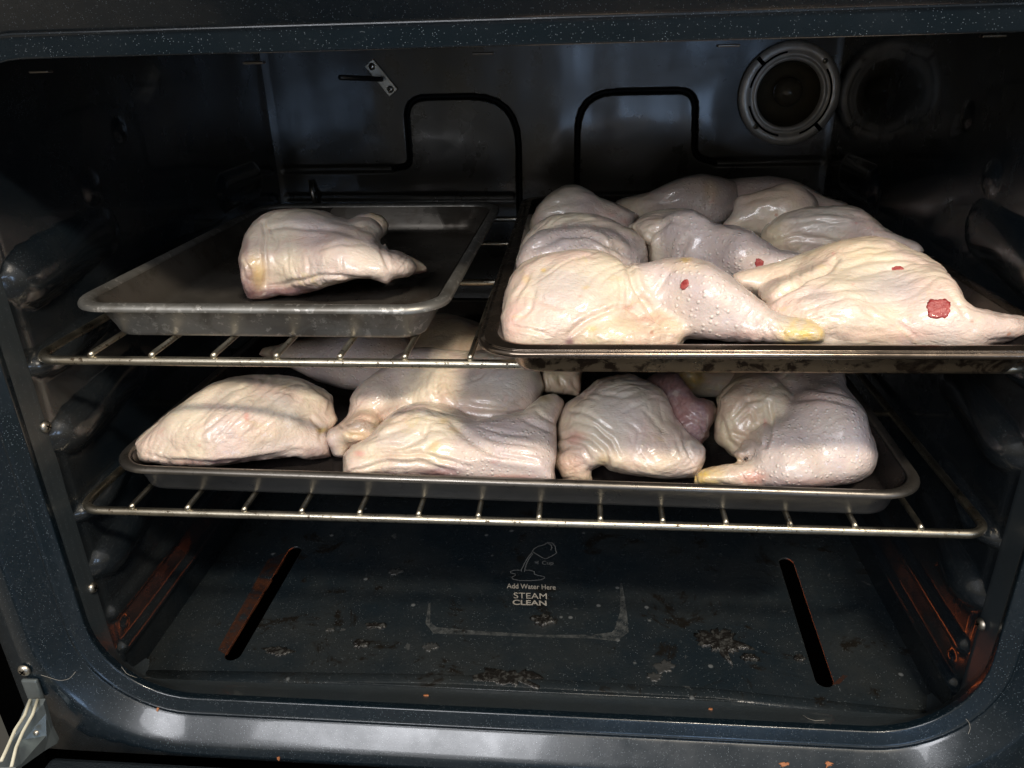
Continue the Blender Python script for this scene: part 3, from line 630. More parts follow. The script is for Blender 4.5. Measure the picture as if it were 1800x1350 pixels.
POLY = {   # outlines of the pieces, used to trim the solid shapes
 'A': [(883, 620), (881, 561), (887, 517), (897, 487), (918, 461), (953, 446), (998, 438), (1027, 434), (1057, 438), (1078, 449), (1101, 466), (1131, 462), (1175, 452), (1214, 447), (1249, 461), (1279, 481), (1320, 514), (1344, 532), (1359, 547), (1389, 555), (1425, 563), (1450, 577), (1452, 603), (1380, 604), (1310, 602), (1204, 595), (1200, 607), (1190, 620)],
 'B': [(1284, 484), (1300, 478), (1389, 455), (1433, 437), (1478, 422), (1507, 417), (1537, 415), (1567, 419), (1596, 434), (1623, 446), (1655, 467), (1682, 499), (1700, 532), (1715, 542), (1762, 550), (1800, 553), (1836, 566), (1815, 590), (1790, 597), (1740, 606), (1700, 625), (1440, 625), (1370, 600), (1335, 560), (1347, 534), (1338, 527), (1290, 507)],
 'C': [(909, 500), (905, 461), (918, 425), (930, 407), (947, 391), (968, 378), (1004, 374), (1042, 376), (1072, 384), (1095, 397), (1119, 407), (1134, 425), (1139, 446), (1137, 475), (1100, 510)],
 'D': [(1103, 398), (1119, 388), (1134, 375), (1160, 369), (1190, 366), (1220, 369), (1240, 381), (1258, 395), (1288, 396), (1320, 405), (1330, 414), (1353, 428), (1374, 440), (1400, 442), (1420, 450), (1400, 490), (1300, 510), (1180, 500), (1142, 480), (1140, 440), (1122, 412)],
 'E': [(1334, 416), (1344, 398), (1377, 375), (1418, 364), (1454, 363), (1492, 361), (1513, 366), (1537, 384), (1555, 401), (1581, 416), (1605, 424), (1617, 428), (1626, 441), (1610, 458), (1560, 480), (1400, 480), (1350, 445)],
 'F': [(925, 415), (934, 384), (947, 360), (968, 339), (992, 326), (1013, 324), (1033, 333), (1054, 348), (1075, 354), (1101, 366), (1121, 376), (1110, 410), (1060, 420), (940, 430)],
 'G': [(1072, 356), (1088, 350), (1116, 344), (1140, 339), (1175, 321), (1205, 310), (1235, 305), (1264, 310), (1296, 320), (1302, 380), (1250, 405), (1150, 400), (1100, 380)],
 'H': [(1262, 316), (1300, 313), (1353, 309), (1389, 315), (1418, 327), (1448, 345), (1490, 356), (1506, 370), (1420, 400), (1345, 420), (1300, 414), (1265, 400), (1290, 370), (1280, 340)],
 'I': [(433, 526), (426, 502), (423, 483), (419, 455), (424, 438), (431, 411), (441, 394), (463, 374), (486, 365), (513, 361), (547, 363), (574, 372), (591, 381), (613, 387), (630, 377), (652, 372), (674, 380), (684, 395), (680, 411), (666, 422), (672, 434), (678, 424), (682, 441), (697, 439), (727, 452), (747, 466), (756, 477), (736, 481), (716, 487), (690, 490), (682, 501), (666, 494), (647, 488), (616, 491), (586, 499), (558, 511), (519, 520), (491, 519), (463, 529), (438, 531)],
 '1': [(234, 780), (240, 771), (267, 750), (301, 722), (344, 692), (371, 675), (405, 663), (451, 658), (512, 660), (536, 667), (564, 682), (585, 695), (587, 722), (594, 739), (576, 762), (581, 783), (581, 803), (536, 808), (518, 802), (481, 806), (436, 811), (390, 818), (344, 820), (298, 817), (243, 812)],
 '2': [(571, 770), (577, 753), (596, 746), (610, 731), (614, 712), (613, 698), (624, 676), (635, 662), (671, 637), (720, 612), (800, 600), (900, 612), (945, 640), (958, 680), (940, 725), (900, 745), (800, 770), (700, 790), (643, 782), (616, 789), (604, 806), (585, 806), (577, 787)],
 '3': [(603, 845), (604, 803), (613, 787), (643, 770), (671, 742), (693, 723), (710, 714), (738, 705), (760, 703), (782, 706), (802, 717), (818, 727), (841, 734), (866, 732), (916, 723), (929, 714), (949, 696), (963, 692), (979, 693), (992, 706), (988, 726), (978, 745), (979, 798), (974, 826), (978, 860), (603, 860)],
 '4': [(453, 622), (462, 610), (500, 603), (560, 590), (640, 575), (720, 590), (740, 640), (700, 670), (650, 688), (600, 690), (560, 672), (500, 640), (468, 630)],
 '6': [(952, 660), (955, 690), (985, 693), (1021, 696), (1022, 660), (1040, 600), (960, 600)],
 '7': [(978, 753), (982, 731), (993, 709), (1012, 699), (1032, 684), (1051, 666), (1107, 656), (1134, 668), (1162, 681), (1176, 701), (1184, 728), (1198, 745), (1212, 764), (1232, 778), (1241, 789), (1240, 812), (1226, 837), (1212, 842), (1184, 844), (1140, 839), (1096, 834), (1070, 826), (1060, 816), (1050, 822), (1037, 828), (1044, 846), (1020, 855), (990, 847), (982, 828), (971, 812), (973, 798), (982, 789), (979, 770)],
 '8': [(1130, 670), (1150, 655), (1190, 655), (1210, 680), (1222, 700), (1234, 699), (1254, 706), (1263, 720), (1254, 742), (1246, 755), (1248, 768), (1238, 775), (1228, 795), (1200, 795), (1170, 765), (1150, 700)],
 '9': [(1485, 655), (1487, 680), (1507, 704), (1522, 724), (1530, 757), (1538, 778), (1544, 801), (1541, 819), (1531, 834), (1507, 847), (1484, 852), (1418, 858), (1318, 860), (1217, 856), (1220, 837), (1232, 823), (1270, 817), (1310, 812), (1322, 803), (1300, 808), (1285, 800), (1273, 787), (1254, 781), (1251, 770), (1257, 737), (1262, 714), (1257, 700), (1287, 660), (1300, 640), (1400, 630), (1480, 640)],
}
def piece(label, prims, zt, h=.0023, mat=0, wdir=0., wamp=.0011, bottom=0., part=None, group='raw chicken pieces on the baking sheets', name='chicken_piece'):
    SEED[0] += 1; seed = SEED[0]; key = 'ABCDEFGHI'[seed-1] if seed < 10 else str(seed-9)
    clip = (-.0345-.0017, .012, .138, .80) if zt > .1 else (.0092, -.021, .0285, .55)
    Vx, Q = nets(prims, zt, seed, h, clip, POLY.get(key))
    if h < .0026: Vx, Q = subdiv(Vx, Q)
    # normals
    a, b, c, d = (Vx[Q[:, i]] for i in range(4)); fn = np.cross(c-a, d-b); N = np.zeros_like(Vx)
    for i in range(4): np.add.at(N, Q[:, i], fn)
    N /= np.linalg.norm(N, axis=1)[:, None]+1e-12
    # smooth once
    S_ = np.zeros_like(Vx); cn = np.zeros(len(Vx))
    for i in range(4): np.add.at(S_, Q[:, i], Vx[Q[:, (i+1) % 4]]); np.add.at(S_, Q[:, i], Vx[Q[:, (i-1) % 4]]); np.add.at(cn, Q[:, i], 2)
    Vs = S_/cn[:, None]; Vx = np.where(Vx[:, 2:] > zt+.001, Vx*.35+Vs*.65, Vx)
    # colour masks from the nearest shapes
    mask = np.zeros((len(Vx), 4)); best = np.full(len(Vx), 9.); ws = []
    for q in prims:
        if q.get('sub'): continue
        ds = ell(Vx, q['c'], q['r'], q.get('yaw', 0), q.get('tilt', 0), q.get('roll', 0)) if q['t'] == 'E' else cone(Vx, q['a'], q['b'], q['ra'], q['rb'])
        ws.append((q.get('col', 0), ds))
    D_ = np.array([x[1] for x in ws])+.0018*pn(Vx*90+seed)[None]; Wt = np.exp(-(D_-D_.min(0))/.0022); Wt /= Wt.sum(0)
    for i, (cc, _) in enumerate(ws):
        if cc: mask[:, COL[cc]] += Wt[i]
    if bottom:   # raw meat showing under the edge of the skin
        e_ = sstep((zt+bottom-Vx[:, 2]+.004*pn(Vx*40+seed*2))/.0025); mask[:, 1] = np.maximum(mask[:, 1], e_)
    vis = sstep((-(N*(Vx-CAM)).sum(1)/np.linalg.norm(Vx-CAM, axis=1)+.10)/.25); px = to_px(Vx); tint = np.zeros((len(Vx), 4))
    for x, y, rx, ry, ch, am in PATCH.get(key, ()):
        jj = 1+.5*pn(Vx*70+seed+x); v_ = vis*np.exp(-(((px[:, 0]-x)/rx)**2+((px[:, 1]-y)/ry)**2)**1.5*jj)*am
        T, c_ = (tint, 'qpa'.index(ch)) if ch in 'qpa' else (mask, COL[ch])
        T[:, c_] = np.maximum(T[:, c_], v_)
    fd = np.zeros(len(Vx)); wob = np.stack([pn(Vx*55+seed), pn(Vx*55+seed+40)], 1)*5
    for pts, wd, dp in FOLDS.get(key, ()):
        pts = [np.array(q_, float) for q_ in pts]; pts = [pts[0]]+[x for a_, b_, c_ in zip(pts, pts[1:], pts[2:]) for x in (.12*a_+.76*b_+.12*c_,)]+[pts[-1]]
        best_ = np.full(len(Vx), 1e9); tt = np.zeros(len(Vx)); L = len(pts)-1; pw = px+wob
        for i, (a_, b_) in enumerate(zip(pts, pts[1:])):
            ab = b_-a_; t_ = np.clip(((pw-a_)@ab)/(ab@ab), 0, 1); dd = np.linalg.norm(pw-a_-t_[:, None]*ab, axis=1); m_ = dd < best_
            best_[m_] = dd[m_]; tt[m_] = (i+t_[m_])/L
        tp = np.clip(np.sin(np.pi*np.clip(tt*.9+.05, 0, 1)), 0, 1)**.5
        fd += vis*tp*dp*.7*(-np.exp(-(best_/wd)**2)+.45*np.exp(-((best_-2.1*wd)/(1.3*wd))**2))
    # folds and wrinkles
    cu_, su_ = math.cos(wdir), math.sin(wdir); wx = Vx+np.stack([pn(Vx*22+seed), pn(Vx*22+seed+9), pn(Vx*22+seed+19)], 1)*.014
    u = wx[:, 0]*cu_+wx[:, 1]*su_; v = -wx[:, 0]*su_+wx[:, 1]*cu_
    w1 = pn(np.stack([u*22, v*95, wx[:, 2]*70], 1)); w2 = pn(np.stack([u*45+7, v*190, wx[:, 2]*140], 1))
    fold = -np.clip(1-np.abs(w1)*4.0, 0, 1)**1.5*wamp*.62-np.clip(1-np.abs(w2)*3.5, 0, 1)**1.2*wamp*.30+pn(Vx*60+seed*5)*.0006
    reg = sstep((pn(Vx*16+seed*4)+.35)/.5)*(1-.8*mask[:, 2]); up_ = sstep((Vx[:, 2]-zt-.001)/.004)
    Vx = Vx+N*((fold*reg+fd)*up_)[:, None]
    Vx[:, 2] = np.maximum(Vx[:, 2], zt+.0003)
    org = np.array([Vx[:, 0].mean(), Vx[:, 1].mean(), zt])
    o = fast_mesh(name, Vx-org, Q, SKINS[mat]); o.location = org
    at = o.data.attributes.new('mask', 'FLOAT_COLOR', 'POINT'); at.data.foreach_set('color', np.clip(mask, 0, 1).astype(np.float32).ravel())
    a2 = o.data.attributes.new('tint', 'FLOAT_COLOR', 'POINT'); a2.data.foreach_set('color', np.clip(tint, 0, 1).astype(np.float32).ravel())
    tag(o, label, 'chicken', group)
    return o
def E(px, py, z, r, col=0, yaw=0, tilt=0, roll=0, k=.010, sub=False): return dict(t='E', c=P(px, py, z), r=r, col=col, yaw=yaw, tilt=tilt, roll=roll, k=k, sub=sub)
def K(p0, r0, p1, r1, col=0, k=.010, sub=False): return dict(t='K', a=P(*p0), ra=r0, b=P(*p1), rb=r1, col=col, k=k, sub=sub)
ZU, ZL = .1205, .0078
pcs = {}
W, S = 5., .0016
FOLDS.update({
 'A': [([(1095, 458), (1112, 481), (1122, 514), (1140, 544), (1167, 573)], 5, .0034), ([(1085, 541), (1057, 548), (1027, 564), (1010, 576), (998, 588)], 4, .0026), ([(1087, 541), (1104, 541), (1125, 553), (1160, 567)], 3.5, .0018),
       ([(1143, 592), (1155, 582), (1190, 580)], 3.5, .002), ([(932, 517), (956, 532), (989, 544)], 5, .0010), ([(1100, 480), (1106, 510), (1100, 535)], 3, .0010), ([(1088, 478), (1095, 505), (1088, 530)], 3, .0008), ([(905, 530), (925, 500), (930, 480)], 3.5, .0011), ([(915, 560), (935, 540), (940, 515)], 3.5, .0010),
       ([(1180, 470), (1165, 495), (1150, 520)], 4, .0010), ([(900, 575), (930, 580), (960, 590)], 3.5, .0012), ([(1350, 560), (1370, 572), (1380, 592)], 3, .0010), ([(1335, 556), (1350, 570), (1358, 590)], 3, .0008)],
 'B': [([(1352, 530), (1374, 507), (1424, 489), (1462, 470), (1472, 456)], 4.5, .0034), ([(1478, 474), (1530, 456), (1581, 452), (1620, 462)], 4, .0013), ([(1500, 487), (1560, 470), (1620, 472)], 4, .0010), ([(1480, 442), (1520, 432), (1570, 432)], 3, .0009),
       ([(1400, 520), (1470, 508), (1540, 505)], 5, .0010), ([(1700, 560), (1690, 540), (1670, 515)], 4, .0012), ([(1580, 580), (1540, 560), (1520, 545)], 4, .0009), ([(1610, 590), (1580, 570), (1560, 555)], 3.5, .0008), ([(1405, 478), (1412, 492)], 2.5, .0008), ([(1425, 472), (1433, 488)], 2.5, .0008), ([(1385, 482), (1392, 497)], 2.5, .0008)],
 'C': [([(940, 440), (990, 412), (1030, 410), (1060, 425), (1100, 445), (1125, 460)], 5, .0032), ([(1050, 418), (1070, 440), (1080, 455)], 3.5, .0012), ([(1065, 412), (1090, 435), (1098, 452)], 3.5, .0012), ([(960, 400), (1000, 385), (1050, 385)], 4, .0011), ([(1085, 405), (1108, 428), (1115, 450)], 3.5, .001)],
 'D': [([(1135, 440), (1145, 405), (1175, 385), (1205, 395)], 4.5, .0026), ([(1210, 420), (1195, 440), (1190, 455)], 5, .0026), ([(1230, 375), (1260, 380), (1290, 400)], 4, .0012)],
 'E': [([(1350, 425), (1400, 412), (1450, 420), (1490, 432)], 4.5, .0020), ([(1380, 395), (1430, 385), (1490, 392)], 4, .0014), ([(1400, 380), (1460, 370), (1520, 385)], 4, .0012)],
 'F': [([(950, 370), (990, 350), (1040, 352)], 4, .0014), ([(1060, 360), (1090, 375), (1110, 390)], 4, .0014)],
 'G': [([(1130, 345), (1170, 350), (1200, 340)], 4, .002), ([(1245, 320), (1250, 345), (1240, 370)], 4, .0022), ([(1255, 370), (1290, 355), (1330, 350)], 4, .0018)],
 'H': [([(1290, 360), (1340, 345), (1400, 345)], 4, .0016), ([(1300, 335), (1350, 328), (1400, 335)], 4, .0010)],
 'I': [([(468, 500), (466, 470), (466, 440), (470, 415), (462, 392)], 3.5, .0028), ([(480, 405), (492, 425), (485, 440)], 3, .0012), ([(465, 405), (500, 396), (560, 400), (620, 410)], 4, .0016), ([(470, 505), (520, 495), (560, 484), (600, 488), (650, 490)], 3, .0020), ([(560, 440), (600, 425), (640, 430)], 3.5, .0010), ([(540, 450), (545, 470), (540, 490)], 3, .0008), ([(598, 455), (600, 475), (598, 486)], 2.5, .0009),
       ([(500, 415), (510, 450), (505, 480)], 3, .0008), ([(670, 440), (678, 455), (684, 470)], 3.5, .0020), ([(430, 455), (440, 470), (444, 500)], 3, .0014)],
 '1': [([(470, 665), (430, 690), (380, 740), (350, 765)], 3, .0012), ([(490, 665), (450, 700), (410, 740), (370, 780)], 3, .0013), ([(510, 680), (470, 710), (430, 750)], 3, .0011), ([(450, 662), (410, 685), (370, 715), (330, 750)], 3, .0010), ([(530, 700), (490, 720), (450, 760)], 3, .0009), ([(540, 670), (560, 690), (590, 700), (575, 725)], 4, .0018), ([(520, 735), (545, 730), (570, 755), (560, 770)], 3.5, .0022), ([(250, 800), (300, 812), (380, 815), (460, 808), (530, 792)], 3.5, .0016)],
 '2': [([(640, 735), (665, 745), (680, 750)], 3.5, .0012), ([(770, 660), (765, 690), (775, 715)], 5, .0022), ([(785, 660), (790, 690), (800, 710)], 3.5, .0012), ([(815, 720), (860, 730), (920, 725)], 4, .0016), ([(830, 705), (880, 715), (930, 705)], 3.5, .0010), ([(600, 748), (612, 762), (640, 768)], 3, .0014)],
 '3': [([(660, 790), (710, 785), (745, 770), (752, 745)], 5, .0028), ([(625, 800), (680, 800), (740, 792), (790, 808), (830, 820)], 4, .0020), ([(795, 745), (830, 780), (880, 800), (940, 812)], 5, .0026), ([(620, 828), (660, 815), (730, 808), (800, 825)], 3.5, .0022), ([(840, 750), (880, 760), (930, 765)], 3, .0010), ([(850, 770), (890, 775), (945, 785)], 3, .0010), ([(860, 785), (910, 795), (950, 800)], 3, .0009),
       ([(680, 740), (720, 730), (780, 738)], 4, .0011), ([(940, 720), (955, 735), (975, 745)], 3.5, .0014), ([(920, 735), (945, 750), (972, 765)], 3.5, .0012), ([(640, 775), (690, 755), (720, 750)], 3.5, .001), ([(670, 812), (730, 802), (770, 812)], 3, .001)],
 '4': [([(600, 655), (620, 665)], 3, .001)],
 '6': [([(965, 665), (972, 690)], 3.5, .0018), ([(985, 665), (995, 692)], 3.5, .0018), ([(1008, 665), (1018, 690)], 3.5, .0018)],
 '7': [([(985, 770), (1010, 762), (1040, 770), (1070, 790), (1072, 815)], 4.5, .0028), ([(985, 790), (1000, 780), (1025, 785), (1040, 805)], 4, .0026), ([(1010, 740), (1050, 745), (1080, 775), (1090, 800)], 3.5, .0016), ([(1000, 720), (1040, 725), (1075, 755)], 3.5, .0012), ([(1200, 760), (1208, 785), (1220, 812)], 3.5, .0022), ([(1190, 770), (1198, 800)], 3, .0010), ([(1040, 690), (1090, 700), (1140, 690)], 4, .001), ([(1100, 740), (1130, 760), (1120, 790)], 3.5, .0009), ([(995, 700), (1020, 695), (1050, 705)], 3.5, .0010), ([(1130, 720), (1150, 750), (1170, 760)], 3.5, .0009)],
 '8': [([(1180, 690), (1195, 720), (1225, 740)], 3, .0016), ([(1190, 745), (1215, 735), (1240, 750)], 3, .0014), ([(1232, 745), (1240, 765)], 2.5, .0018)],
 '9': [([(1352, 705), (1358, 730), (1350, 760), (1345, 785)], 4, .0036), ([(1290, 730), (1310, 700), (1340, 700)], 4, .0022), ([(1285, 760), (1310, 765), (1340, 780)], 4, .0024), ([(1300, 740), (1320, 720), (1330, 745)], 3.5, .0018), ([(1265, 735), (1280, 775), (1305, 790)], 4, .0016), ([(1390, 700), (1440, 695), (1500, 715)], 4.5, .0018), ([(1320, 760), (1335, 745), (1352, 745)], 3, .0016), ([(1420, 680), (1470, 688), (1510, 700)], 4, .0012), ([(1285, 825), (1300, 835), (1310, 850)], 3, .001)],
})
PATCH.update({
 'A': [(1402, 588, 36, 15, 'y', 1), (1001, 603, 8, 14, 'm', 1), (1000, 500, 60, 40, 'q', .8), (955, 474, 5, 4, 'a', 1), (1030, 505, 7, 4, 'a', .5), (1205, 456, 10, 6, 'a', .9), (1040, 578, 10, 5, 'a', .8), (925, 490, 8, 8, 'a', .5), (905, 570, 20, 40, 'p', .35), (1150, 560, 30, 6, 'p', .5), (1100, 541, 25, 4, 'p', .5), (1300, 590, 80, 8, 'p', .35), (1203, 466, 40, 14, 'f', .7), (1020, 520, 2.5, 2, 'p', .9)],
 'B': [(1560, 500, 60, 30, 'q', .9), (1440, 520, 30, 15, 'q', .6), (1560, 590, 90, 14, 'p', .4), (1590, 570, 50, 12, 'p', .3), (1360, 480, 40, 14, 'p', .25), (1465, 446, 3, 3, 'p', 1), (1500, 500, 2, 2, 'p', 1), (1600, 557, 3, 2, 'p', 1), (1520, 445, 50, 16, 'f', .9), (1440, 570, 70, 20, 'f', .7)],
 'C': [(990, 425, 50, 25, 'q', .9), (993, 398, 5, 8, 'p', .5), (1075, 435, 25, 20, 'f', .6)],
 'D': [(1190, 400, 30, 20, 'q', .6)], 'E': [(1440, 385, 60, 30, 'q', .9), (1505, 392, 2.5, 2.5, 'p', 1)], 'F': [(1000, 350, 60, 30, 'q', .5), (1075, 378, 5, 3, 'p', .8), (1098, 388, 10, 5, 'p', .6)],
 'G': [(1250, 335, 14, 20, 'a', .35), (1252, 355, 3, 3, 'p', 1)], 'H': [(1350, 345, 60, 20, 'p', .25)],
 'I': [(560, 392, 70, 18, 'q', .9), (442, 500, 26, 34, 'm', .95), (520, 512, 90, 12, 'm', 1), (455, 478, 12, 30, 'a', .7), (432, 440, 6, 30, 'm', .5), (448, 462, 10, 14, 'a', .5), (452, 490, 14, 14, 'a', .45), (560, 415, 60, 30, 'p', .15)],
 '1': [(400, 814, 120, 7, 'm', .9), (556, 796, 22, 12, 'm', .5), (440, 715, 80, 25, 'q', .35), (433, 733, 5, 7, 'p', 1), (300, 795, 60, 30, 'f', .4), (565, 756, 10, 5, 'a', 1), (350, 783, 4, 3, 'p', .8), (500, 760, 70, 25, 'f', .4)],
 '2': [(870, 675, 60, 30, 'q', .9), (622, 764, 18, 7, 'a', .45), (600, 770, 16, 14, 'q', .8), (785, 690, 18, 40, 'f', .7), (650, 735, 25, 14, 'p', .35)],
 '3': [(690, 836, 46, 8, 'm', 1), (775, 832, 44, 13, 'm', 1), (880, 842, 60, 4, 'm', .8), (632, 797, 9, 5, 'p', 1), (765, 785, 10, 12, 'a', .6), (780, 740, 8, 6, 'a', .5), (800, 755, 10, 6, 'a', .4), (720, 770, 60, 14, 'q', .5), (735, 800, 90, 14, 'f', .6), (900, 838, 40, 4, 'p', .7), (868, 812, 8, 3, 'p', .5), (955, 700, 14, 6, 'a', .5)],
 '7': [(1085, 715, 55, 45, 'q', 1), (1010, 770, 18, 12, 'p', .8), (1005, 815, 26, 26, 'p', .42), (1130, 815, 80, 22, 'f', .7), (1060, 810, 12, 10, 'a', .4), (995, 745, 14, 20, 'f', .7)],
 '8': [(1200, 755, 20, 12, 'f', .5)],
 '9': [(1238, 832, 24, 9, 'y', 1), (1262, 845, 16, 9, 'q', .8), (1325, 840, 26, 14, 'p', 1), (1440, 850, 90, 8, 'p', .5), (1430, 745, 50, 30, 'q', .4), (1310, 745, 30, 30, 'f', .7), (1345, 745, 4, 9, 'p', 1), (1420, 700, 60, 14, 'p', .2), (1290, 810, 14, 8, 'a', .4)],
 '10': [(1210, 670, 16, 8, 'a', .6)],
})
G_U = 'raw chicken pieces crowding the browned baking sheet'
G_L = 'raw chicken pieces on the lower baking sheet'
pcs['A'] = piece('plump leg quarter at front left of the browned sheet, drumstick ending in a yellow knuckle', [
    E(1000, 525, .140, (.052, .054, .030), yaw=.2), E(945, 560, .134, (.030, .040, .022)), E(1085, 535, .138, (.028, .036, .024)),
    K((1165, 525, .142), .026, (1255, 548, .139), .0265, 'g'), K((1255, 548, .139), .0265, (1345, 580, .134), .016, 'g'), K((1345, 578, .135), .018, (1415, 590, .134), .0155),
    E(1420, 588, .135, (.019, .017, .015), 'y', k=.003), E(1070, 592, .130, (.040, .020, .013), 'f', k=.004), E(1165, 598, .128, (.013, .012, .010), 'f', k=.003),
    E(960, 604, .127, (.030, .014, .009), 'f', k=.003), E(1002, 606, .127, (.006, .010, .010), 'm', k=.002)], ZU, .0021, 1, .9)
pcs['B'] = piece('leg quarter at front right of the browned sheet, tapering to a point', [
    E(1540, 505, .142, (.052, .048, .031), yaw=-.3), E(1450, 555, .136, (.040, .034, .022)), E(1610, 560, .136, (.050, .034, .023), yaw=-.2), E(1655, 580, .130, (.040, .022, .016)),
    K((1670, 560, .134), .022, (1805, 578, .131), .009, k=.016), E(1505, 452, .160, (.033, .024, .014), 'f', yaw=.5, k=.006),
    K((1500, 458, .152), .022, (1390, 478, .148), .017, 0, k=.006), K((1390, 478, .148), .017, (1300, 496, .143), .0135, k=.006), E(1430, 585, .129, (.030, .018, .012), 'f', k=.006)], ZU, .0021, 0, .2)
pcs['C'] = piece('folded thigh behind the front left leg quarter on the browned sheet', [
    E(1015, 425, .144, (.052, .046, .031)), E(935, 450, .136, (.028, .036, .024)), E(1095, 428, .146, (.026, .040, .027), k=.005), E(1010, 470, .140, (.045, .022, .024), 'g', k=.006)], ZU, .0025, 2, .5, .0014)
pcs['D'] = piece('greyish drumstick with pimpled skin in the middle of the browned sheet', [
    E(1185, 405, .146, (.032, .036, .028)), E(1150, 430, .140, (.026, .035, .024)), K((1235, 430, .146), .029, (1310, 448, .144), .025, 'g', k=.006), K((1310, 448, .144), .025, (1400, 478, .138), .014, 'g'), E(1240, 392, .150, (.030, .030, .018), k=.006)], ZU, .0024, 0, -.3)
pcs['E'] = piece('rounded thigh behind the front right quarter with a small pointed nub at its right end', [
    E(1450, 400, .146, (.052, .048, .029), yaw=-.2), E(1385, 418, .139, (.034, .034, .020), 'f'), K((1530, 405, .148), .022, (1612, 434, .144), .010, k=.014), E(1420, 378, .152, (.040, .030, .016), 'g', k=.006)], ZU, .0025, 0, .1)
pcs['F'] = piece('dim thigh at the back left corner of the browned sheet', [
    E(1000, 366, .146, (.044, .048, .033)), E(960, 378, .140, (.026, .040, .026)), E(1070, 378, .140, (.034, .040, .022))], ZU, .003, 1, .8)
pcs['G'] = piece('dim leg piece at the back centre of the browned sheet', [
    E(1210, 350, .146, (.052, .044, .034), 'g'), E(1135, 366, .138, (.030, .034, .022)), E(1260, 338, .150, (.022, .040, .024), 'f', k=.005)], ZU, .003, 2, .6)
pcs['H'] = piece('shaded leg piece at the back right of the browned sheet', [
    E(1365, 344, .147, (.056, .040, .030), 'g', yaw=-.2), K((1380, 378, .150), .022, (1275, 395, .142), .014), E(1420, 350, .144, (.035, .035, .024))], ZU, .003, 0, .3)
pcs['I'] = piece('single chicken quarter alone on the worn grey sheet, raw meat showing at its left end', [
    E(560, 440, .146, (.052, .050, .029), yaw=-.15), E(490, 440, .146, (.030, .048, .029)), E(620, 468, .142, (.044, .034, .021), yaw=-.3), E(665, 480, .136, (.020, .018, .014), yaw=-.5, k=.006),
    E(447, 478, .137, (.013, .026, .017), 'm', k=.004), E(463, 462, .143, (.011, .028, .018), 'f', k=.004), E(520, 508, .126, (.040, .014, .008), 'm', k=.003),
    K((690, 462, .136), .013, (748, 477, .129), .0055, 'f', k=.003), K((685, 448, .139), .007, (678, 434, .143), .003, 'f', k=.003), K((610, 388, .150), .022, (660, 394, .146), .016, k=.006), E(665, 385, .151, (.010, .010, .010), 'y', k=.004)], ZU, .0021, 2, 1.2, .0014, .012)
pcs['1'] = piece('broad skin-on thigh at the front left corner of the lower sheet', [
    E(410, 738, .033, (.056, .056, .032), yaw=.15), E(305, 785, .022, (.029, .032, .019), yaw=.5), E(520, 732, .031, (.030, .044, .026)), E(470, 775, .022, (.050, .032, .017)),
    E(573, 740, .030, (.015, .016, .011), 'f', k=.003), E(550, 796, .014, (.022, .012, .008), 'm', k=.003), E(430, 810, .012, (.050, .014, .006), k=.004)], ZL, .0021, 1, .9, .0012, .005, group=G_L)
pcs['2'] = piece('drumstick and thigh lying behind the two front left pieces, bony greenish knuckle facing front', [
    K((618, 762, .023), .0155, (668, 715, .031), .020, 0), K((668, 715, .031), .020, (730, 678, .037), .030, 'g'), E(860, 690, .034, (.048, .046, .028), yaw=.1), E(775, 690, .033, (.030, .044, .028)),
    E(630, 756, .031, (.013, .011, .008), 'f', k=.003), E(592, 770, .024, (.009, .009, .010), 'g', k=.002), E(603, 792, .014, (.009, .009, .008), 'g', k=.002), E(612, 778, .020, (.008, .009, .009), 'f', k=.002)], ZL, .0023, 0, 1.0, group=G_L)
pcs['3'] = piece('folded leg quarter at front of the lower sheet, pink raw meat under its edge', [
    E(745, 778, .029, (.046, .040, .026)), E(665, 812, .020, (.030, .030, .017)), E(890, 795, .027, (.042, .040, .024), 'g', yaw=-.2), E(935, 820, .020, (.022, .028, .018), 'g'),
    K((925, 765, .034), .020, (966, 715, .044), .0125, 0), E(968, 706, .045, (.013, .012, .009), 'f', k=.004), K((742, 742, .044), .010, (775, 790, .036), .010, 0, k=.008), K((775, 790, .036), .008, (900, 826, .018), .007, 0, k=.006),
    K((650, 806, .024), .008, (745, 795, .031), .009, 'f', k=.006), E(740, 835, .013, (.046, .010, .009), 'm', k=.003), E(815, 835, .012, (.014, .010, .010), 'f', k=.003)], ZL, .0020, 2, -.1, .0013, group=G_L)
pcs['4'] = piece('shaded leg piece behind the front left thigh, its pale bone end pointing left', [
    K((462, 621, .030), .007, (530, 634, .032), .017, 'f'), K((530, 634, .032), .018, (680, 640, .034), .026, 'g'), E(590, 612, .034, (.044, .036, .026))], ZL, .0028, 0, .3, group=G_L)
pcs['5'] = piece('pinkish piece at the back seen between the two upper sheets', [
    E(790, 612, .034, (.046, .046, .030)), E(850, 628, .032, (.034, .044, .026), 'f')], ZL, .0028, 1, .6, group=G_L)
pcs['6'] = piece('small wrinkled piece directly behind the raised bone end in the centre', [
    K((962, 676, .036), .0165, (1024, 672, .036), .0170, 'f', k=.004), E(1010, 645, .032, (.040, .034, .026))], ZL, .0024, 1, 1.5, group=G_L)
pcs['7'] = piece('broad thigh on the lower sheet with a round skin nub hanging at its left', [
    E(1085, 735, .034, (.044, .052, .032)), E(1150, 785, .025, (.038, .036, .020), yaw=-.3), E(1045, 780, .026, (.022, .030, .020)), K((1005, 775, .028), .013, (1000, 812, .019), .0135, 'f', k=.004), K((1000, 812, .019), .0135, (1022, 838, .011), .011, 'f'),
    E(1218, 800, .022, (.013, .019, .015), k=.003), E(1015, 752, .033, (.016, .018, .014), 'f', k=.006)], ZL, .0021, 0, .9, .0013, group=G_L)
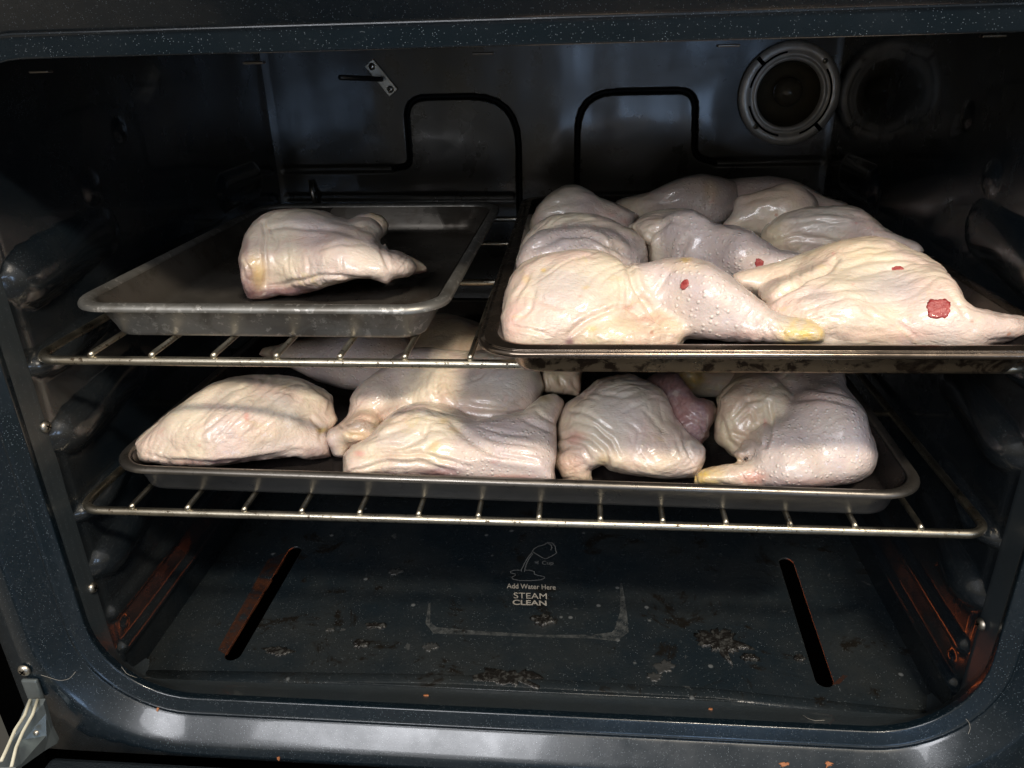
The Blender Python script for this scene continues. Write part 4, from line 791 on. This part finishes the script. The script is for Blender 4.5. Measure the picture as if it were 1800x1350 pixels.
pcs['8'] = piece('dark skinless purple meat between the two front right pieces', [
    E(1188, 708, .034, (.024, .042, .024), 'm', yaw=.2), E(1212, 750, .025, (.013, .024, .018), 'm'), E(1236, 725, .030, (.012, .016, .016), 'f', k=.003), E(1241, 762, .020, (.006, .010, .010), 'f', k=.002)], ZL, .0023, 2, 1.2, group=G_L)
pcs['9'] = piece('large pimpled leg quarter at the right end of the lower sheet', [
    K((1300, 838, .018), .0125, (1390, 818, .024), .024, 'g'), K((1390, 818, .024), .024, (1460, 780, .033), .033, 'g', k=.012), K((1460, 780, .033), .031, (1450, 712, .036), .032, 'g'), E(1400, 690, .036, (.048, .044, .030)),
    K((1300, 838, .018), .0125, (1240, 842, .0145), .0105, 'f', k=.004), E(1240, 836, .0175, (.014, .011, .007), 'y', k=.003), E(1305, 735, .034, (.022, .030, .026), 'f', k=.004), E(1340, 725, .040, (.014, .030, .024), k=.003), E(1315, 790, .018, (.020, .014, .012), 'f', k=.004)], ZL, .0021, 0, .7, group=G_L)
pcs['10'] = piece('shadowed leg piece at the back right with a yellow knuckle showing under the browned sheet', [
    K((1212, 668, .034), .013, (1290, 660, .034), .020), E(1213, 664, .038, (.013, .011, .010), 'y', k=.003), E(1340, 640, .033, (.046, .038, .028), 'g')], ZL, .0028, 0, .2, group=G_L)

# ------------------------------------------------------------------ small loose bits, laid on the surfaces below them
bpy.context.view_layer.update()
def drop(px, py, keys):
    best = None; o_, d_ = Vector(CAM), Vector(ray(px, py)).normalized()
    for k in keys:
        ob = pcs[k]; mi = ob.matrix_world.inverted(); ok, loc, nn, _ = ob.ray_cast(mi @ o_, (mi.to_3x3() @ d_))
        if ok:
            L = ob.matrix_world @ loc; dd = (L-o_).length
            if best is None or dd < best[2]: best = (L, nn, dd)
    return best
def blob(name, loc, nrm, outline, thick, mat, seed, parent=None, rag=.7):
    """irregular chip: outline radii around, domed on top"""
    nrm = Vector(nrm).normalized(); s = Vector((1, 0, 0)); s = (s-nrm*s.dot(nrm)).normalized(); t = nrm.cross(s); rs = random.Random(seed); n = len(outline)*6; V, F = [], []
    ol = [(outline[i//6]*(1-(i % 6)/6)+outline[(i//6+1) % len(outline)]*((i % 6)/6))*(1+rag*float(pn(np.array([[i*.45, seed*.37, .5]]))[0]+.6*pn(np.array([[i*1.1, seed*.37, 7.5]]))[0])) for i in range(n)]
    rows = [(1., -.3), (1.0, .45), (.85, 1.), (.5, .75), (.0, .8)]
    for rr_, hh in rows:
        for k in range(n):
            a = 2*math.pi*k/n; j = 1+rs.uniform(-.06, .06); V.append((s*math.cos(a)+t*math.sin(a))*ol[k]*rr_*j+nrm*thick*hh*(1+rs.uniform(-.2, .2)*(rr_ > 0)))
    for i in range(len(rows)-1):
        for k in range(n): F.append((i*n+k, i*n+(k+1) % n, (i+1)*n+(k+1) % n, (i+1)*n+k))
    o = mesh(name, V, F, mat, parent, True, False); o.location = loc; return o
for px, py, keys, ol, lb, cat in (
    (1203, 501, 'A', [.0026, .0034, .0024, .0022, .0030, .0024], 'tiny red meat scrap on the front drumstick with the yellow knuckle', 'meat scrap'),
    (1335, 467, 'DB', [.0018, .0042, .0052, .0022, .0030, .0032], 'small red meat scrap on the greyish drumstick in the middle', 'meat scrap'),
    (1574, 474, 'B', [.0046, .0022, .0018, .0040, .0020, .0018], 'flat red meat scrap high on the front right quarter', 'meat scrap'),
    (1650, 543, 'B', [.0058, .0070, .0052, .0064, .0056, .0068, .0050, .0062], 'largest red meat scrap, square shaped, near the tapering tip of the front right quarter', 'meat scrap')):
    h_ = drop(px, py, list(keys))
    if h_: tag(blob('meat_scrap', h_[0], h_[1], ol, .0006, SCRAP, px, rag=.14), lb, cat, 'red meat scraps on the chicken')
res = [(1262, 1128, [.016, .012, .014, .015, .018, .012, .017, .020], 'wide crusty burnt spill on the oven floor left of the right slot', CHAR, .0022),
       (1318, 1158, [.006, .003, .003, .006, .003, .003], 'shiny burnt tail beside the wide crusty spill', CHAR, .003),
       (1168, 1172, [.007, .006, .006, .008, .006, .006], 'round dull blister of residue in front of the crusty spill', ASH, .0010),
       (1150, 1190, [.005, .004, .0045, .005, .004, .004], 'smaller round blister beside the dull residue blister', ASH, .0009),
       (757, 1138, [.006, .005, .005, .006, .004, .005], 'dull grey flake on the floor below the steam clean panel corner', ASH, .0012),
       (695, 1006, [.006, .005, .004, .006, .005, .004], 'pale round flake at the back left of the oven floor', ASH, .0010),
       (634, 1132, [.006, .004, .005, .006, .004, .005], 'glittering burnt crumb patch left of the grey flake', CHAR, .0018),
       (955, 1092, [.009, .006, .006, .009, .006, .007], 'black burnt lump just below the printed words', CHAR, .0030),
       (905, 1192, [.022, .006, .008, .022, .006, .006], 'long burnt smear near the front lip in the middle', CHAR, .0012),
       (485, 1145, [.010, .004, .005, .011, .004, .005], 'dark greasy smear right of the left floor slot', CHAR, .0010),
       (660, 1101, [.010, .002, .003, .009, .002, .002], 'curled burnt strand on the left half of the floor', CHAR, .0018),
       (1405, 1158, [.004, .003, .003, .004, .003, .003], 'small burnt crumb beside the right slot', CHAR, .0020),
       (580, 1108, [.004, .0015, .002, .004, .0015, .002], 'thin grey flake left of the curled strand', ASH, .0012)]
for px, py, ol, lb, mt_, th in res:
    q = P(px, py, Z0); tag(blob('burnt_residue', (q[0], q[1], Z0+.0002), (0, 0, 1), ol, th, mt_, px), lb, 'burnt residue', 'burnt bits on the oven floor')
# sloping lip surfaces: find the frame below each crumb
dg = bpy.context.evaluated_depsgraph_get()
def scene_hit(px, py):
    ok, loc, nn, _, ob, _ = scn.ray_cast(dg, Vector(CAM), Vector(ray(px, py)).normalized()); return (loc, nn if nn.dot(Vector(ray(px, py))) < 0 else -nn) if ok else None
for px, py, ol, lb in ((749, 1223, [.0022, .0016, .002, .0022, .0016, .002], 'orange crumb left of centre just behind the front lip'),
                       (277, 1247, [.0010, .0022, .0022, .0010, .0022, .0022], 'tiny orange crumb at the lower left bend of the frame'),
                       (1455, 1342, [.0034, .0026, .0014, .0026, .0038, .002], 'orange brown flake at the bottom edge right of centre'),
                       (1382, 1343, [.003, .002, .001, .005, .002, .001], 'thin brown flake left of the orange brown flake'),
                       (1249, 1247, [.0018, .002, .0015, .002, .0018, .002], 'reddish crumb behind the lip below the crusty spill'),
                       (490, 1333, [.0010, .0018, .0018, .0010, .0018, .0018], 'tiny tan crumb on the lower left face of the frame')):
    hh = scene_hit(px, py)
    if hh: tag(blob('food_crumb', hh[0], hh[1], [o_*.72 for o_ in ol], .0009, CRUMB, px), lb, 'crumb', 'loose crumbs on the oven front')
def hair(pts, lb):
    q = [scene_hit(a, b) for a, b in pts]; q = [tuple(h_[0]+h_[1]*.0008) for h_ in q if h_]
    if len(q) > 2: 
        # smooth resample
        A = np.array(q); t = np.linspace(0, len(A)-1, 24); R_ = np.stack([np.interp(t, range(len(A)), A[:, i]) for i in range(3)], 1)
        for _ in range(3): R_[1:-1] = (R_[:-2]+R_[1:-1]*2+R_[2:])/4
        tag(tube('stray_hair', R_, .00011, HAIR, None, 6), lb, 'hair', 'stray hairs on the oven front')
hair([(1411, 1259), (1420, 1265), (1433, 1269), (1450, 1268)], 'short pale hair lying behind the lip at the right')
hair([(1697, 1262), (1704, 1270), (1706, 1280), (1702, 1290)], 'curved pale hair across the lower right bend')
hair([(73, 1185), (88, 1190), (105, 1196), (122, 1193), (133, 1180)], 'looped pale hair on the lower left of the frame')
hair([(212, 1173), (222, 1186), (240, 1193), (266, 1193)], 'pale hair inside the lower left corner of the cavity')
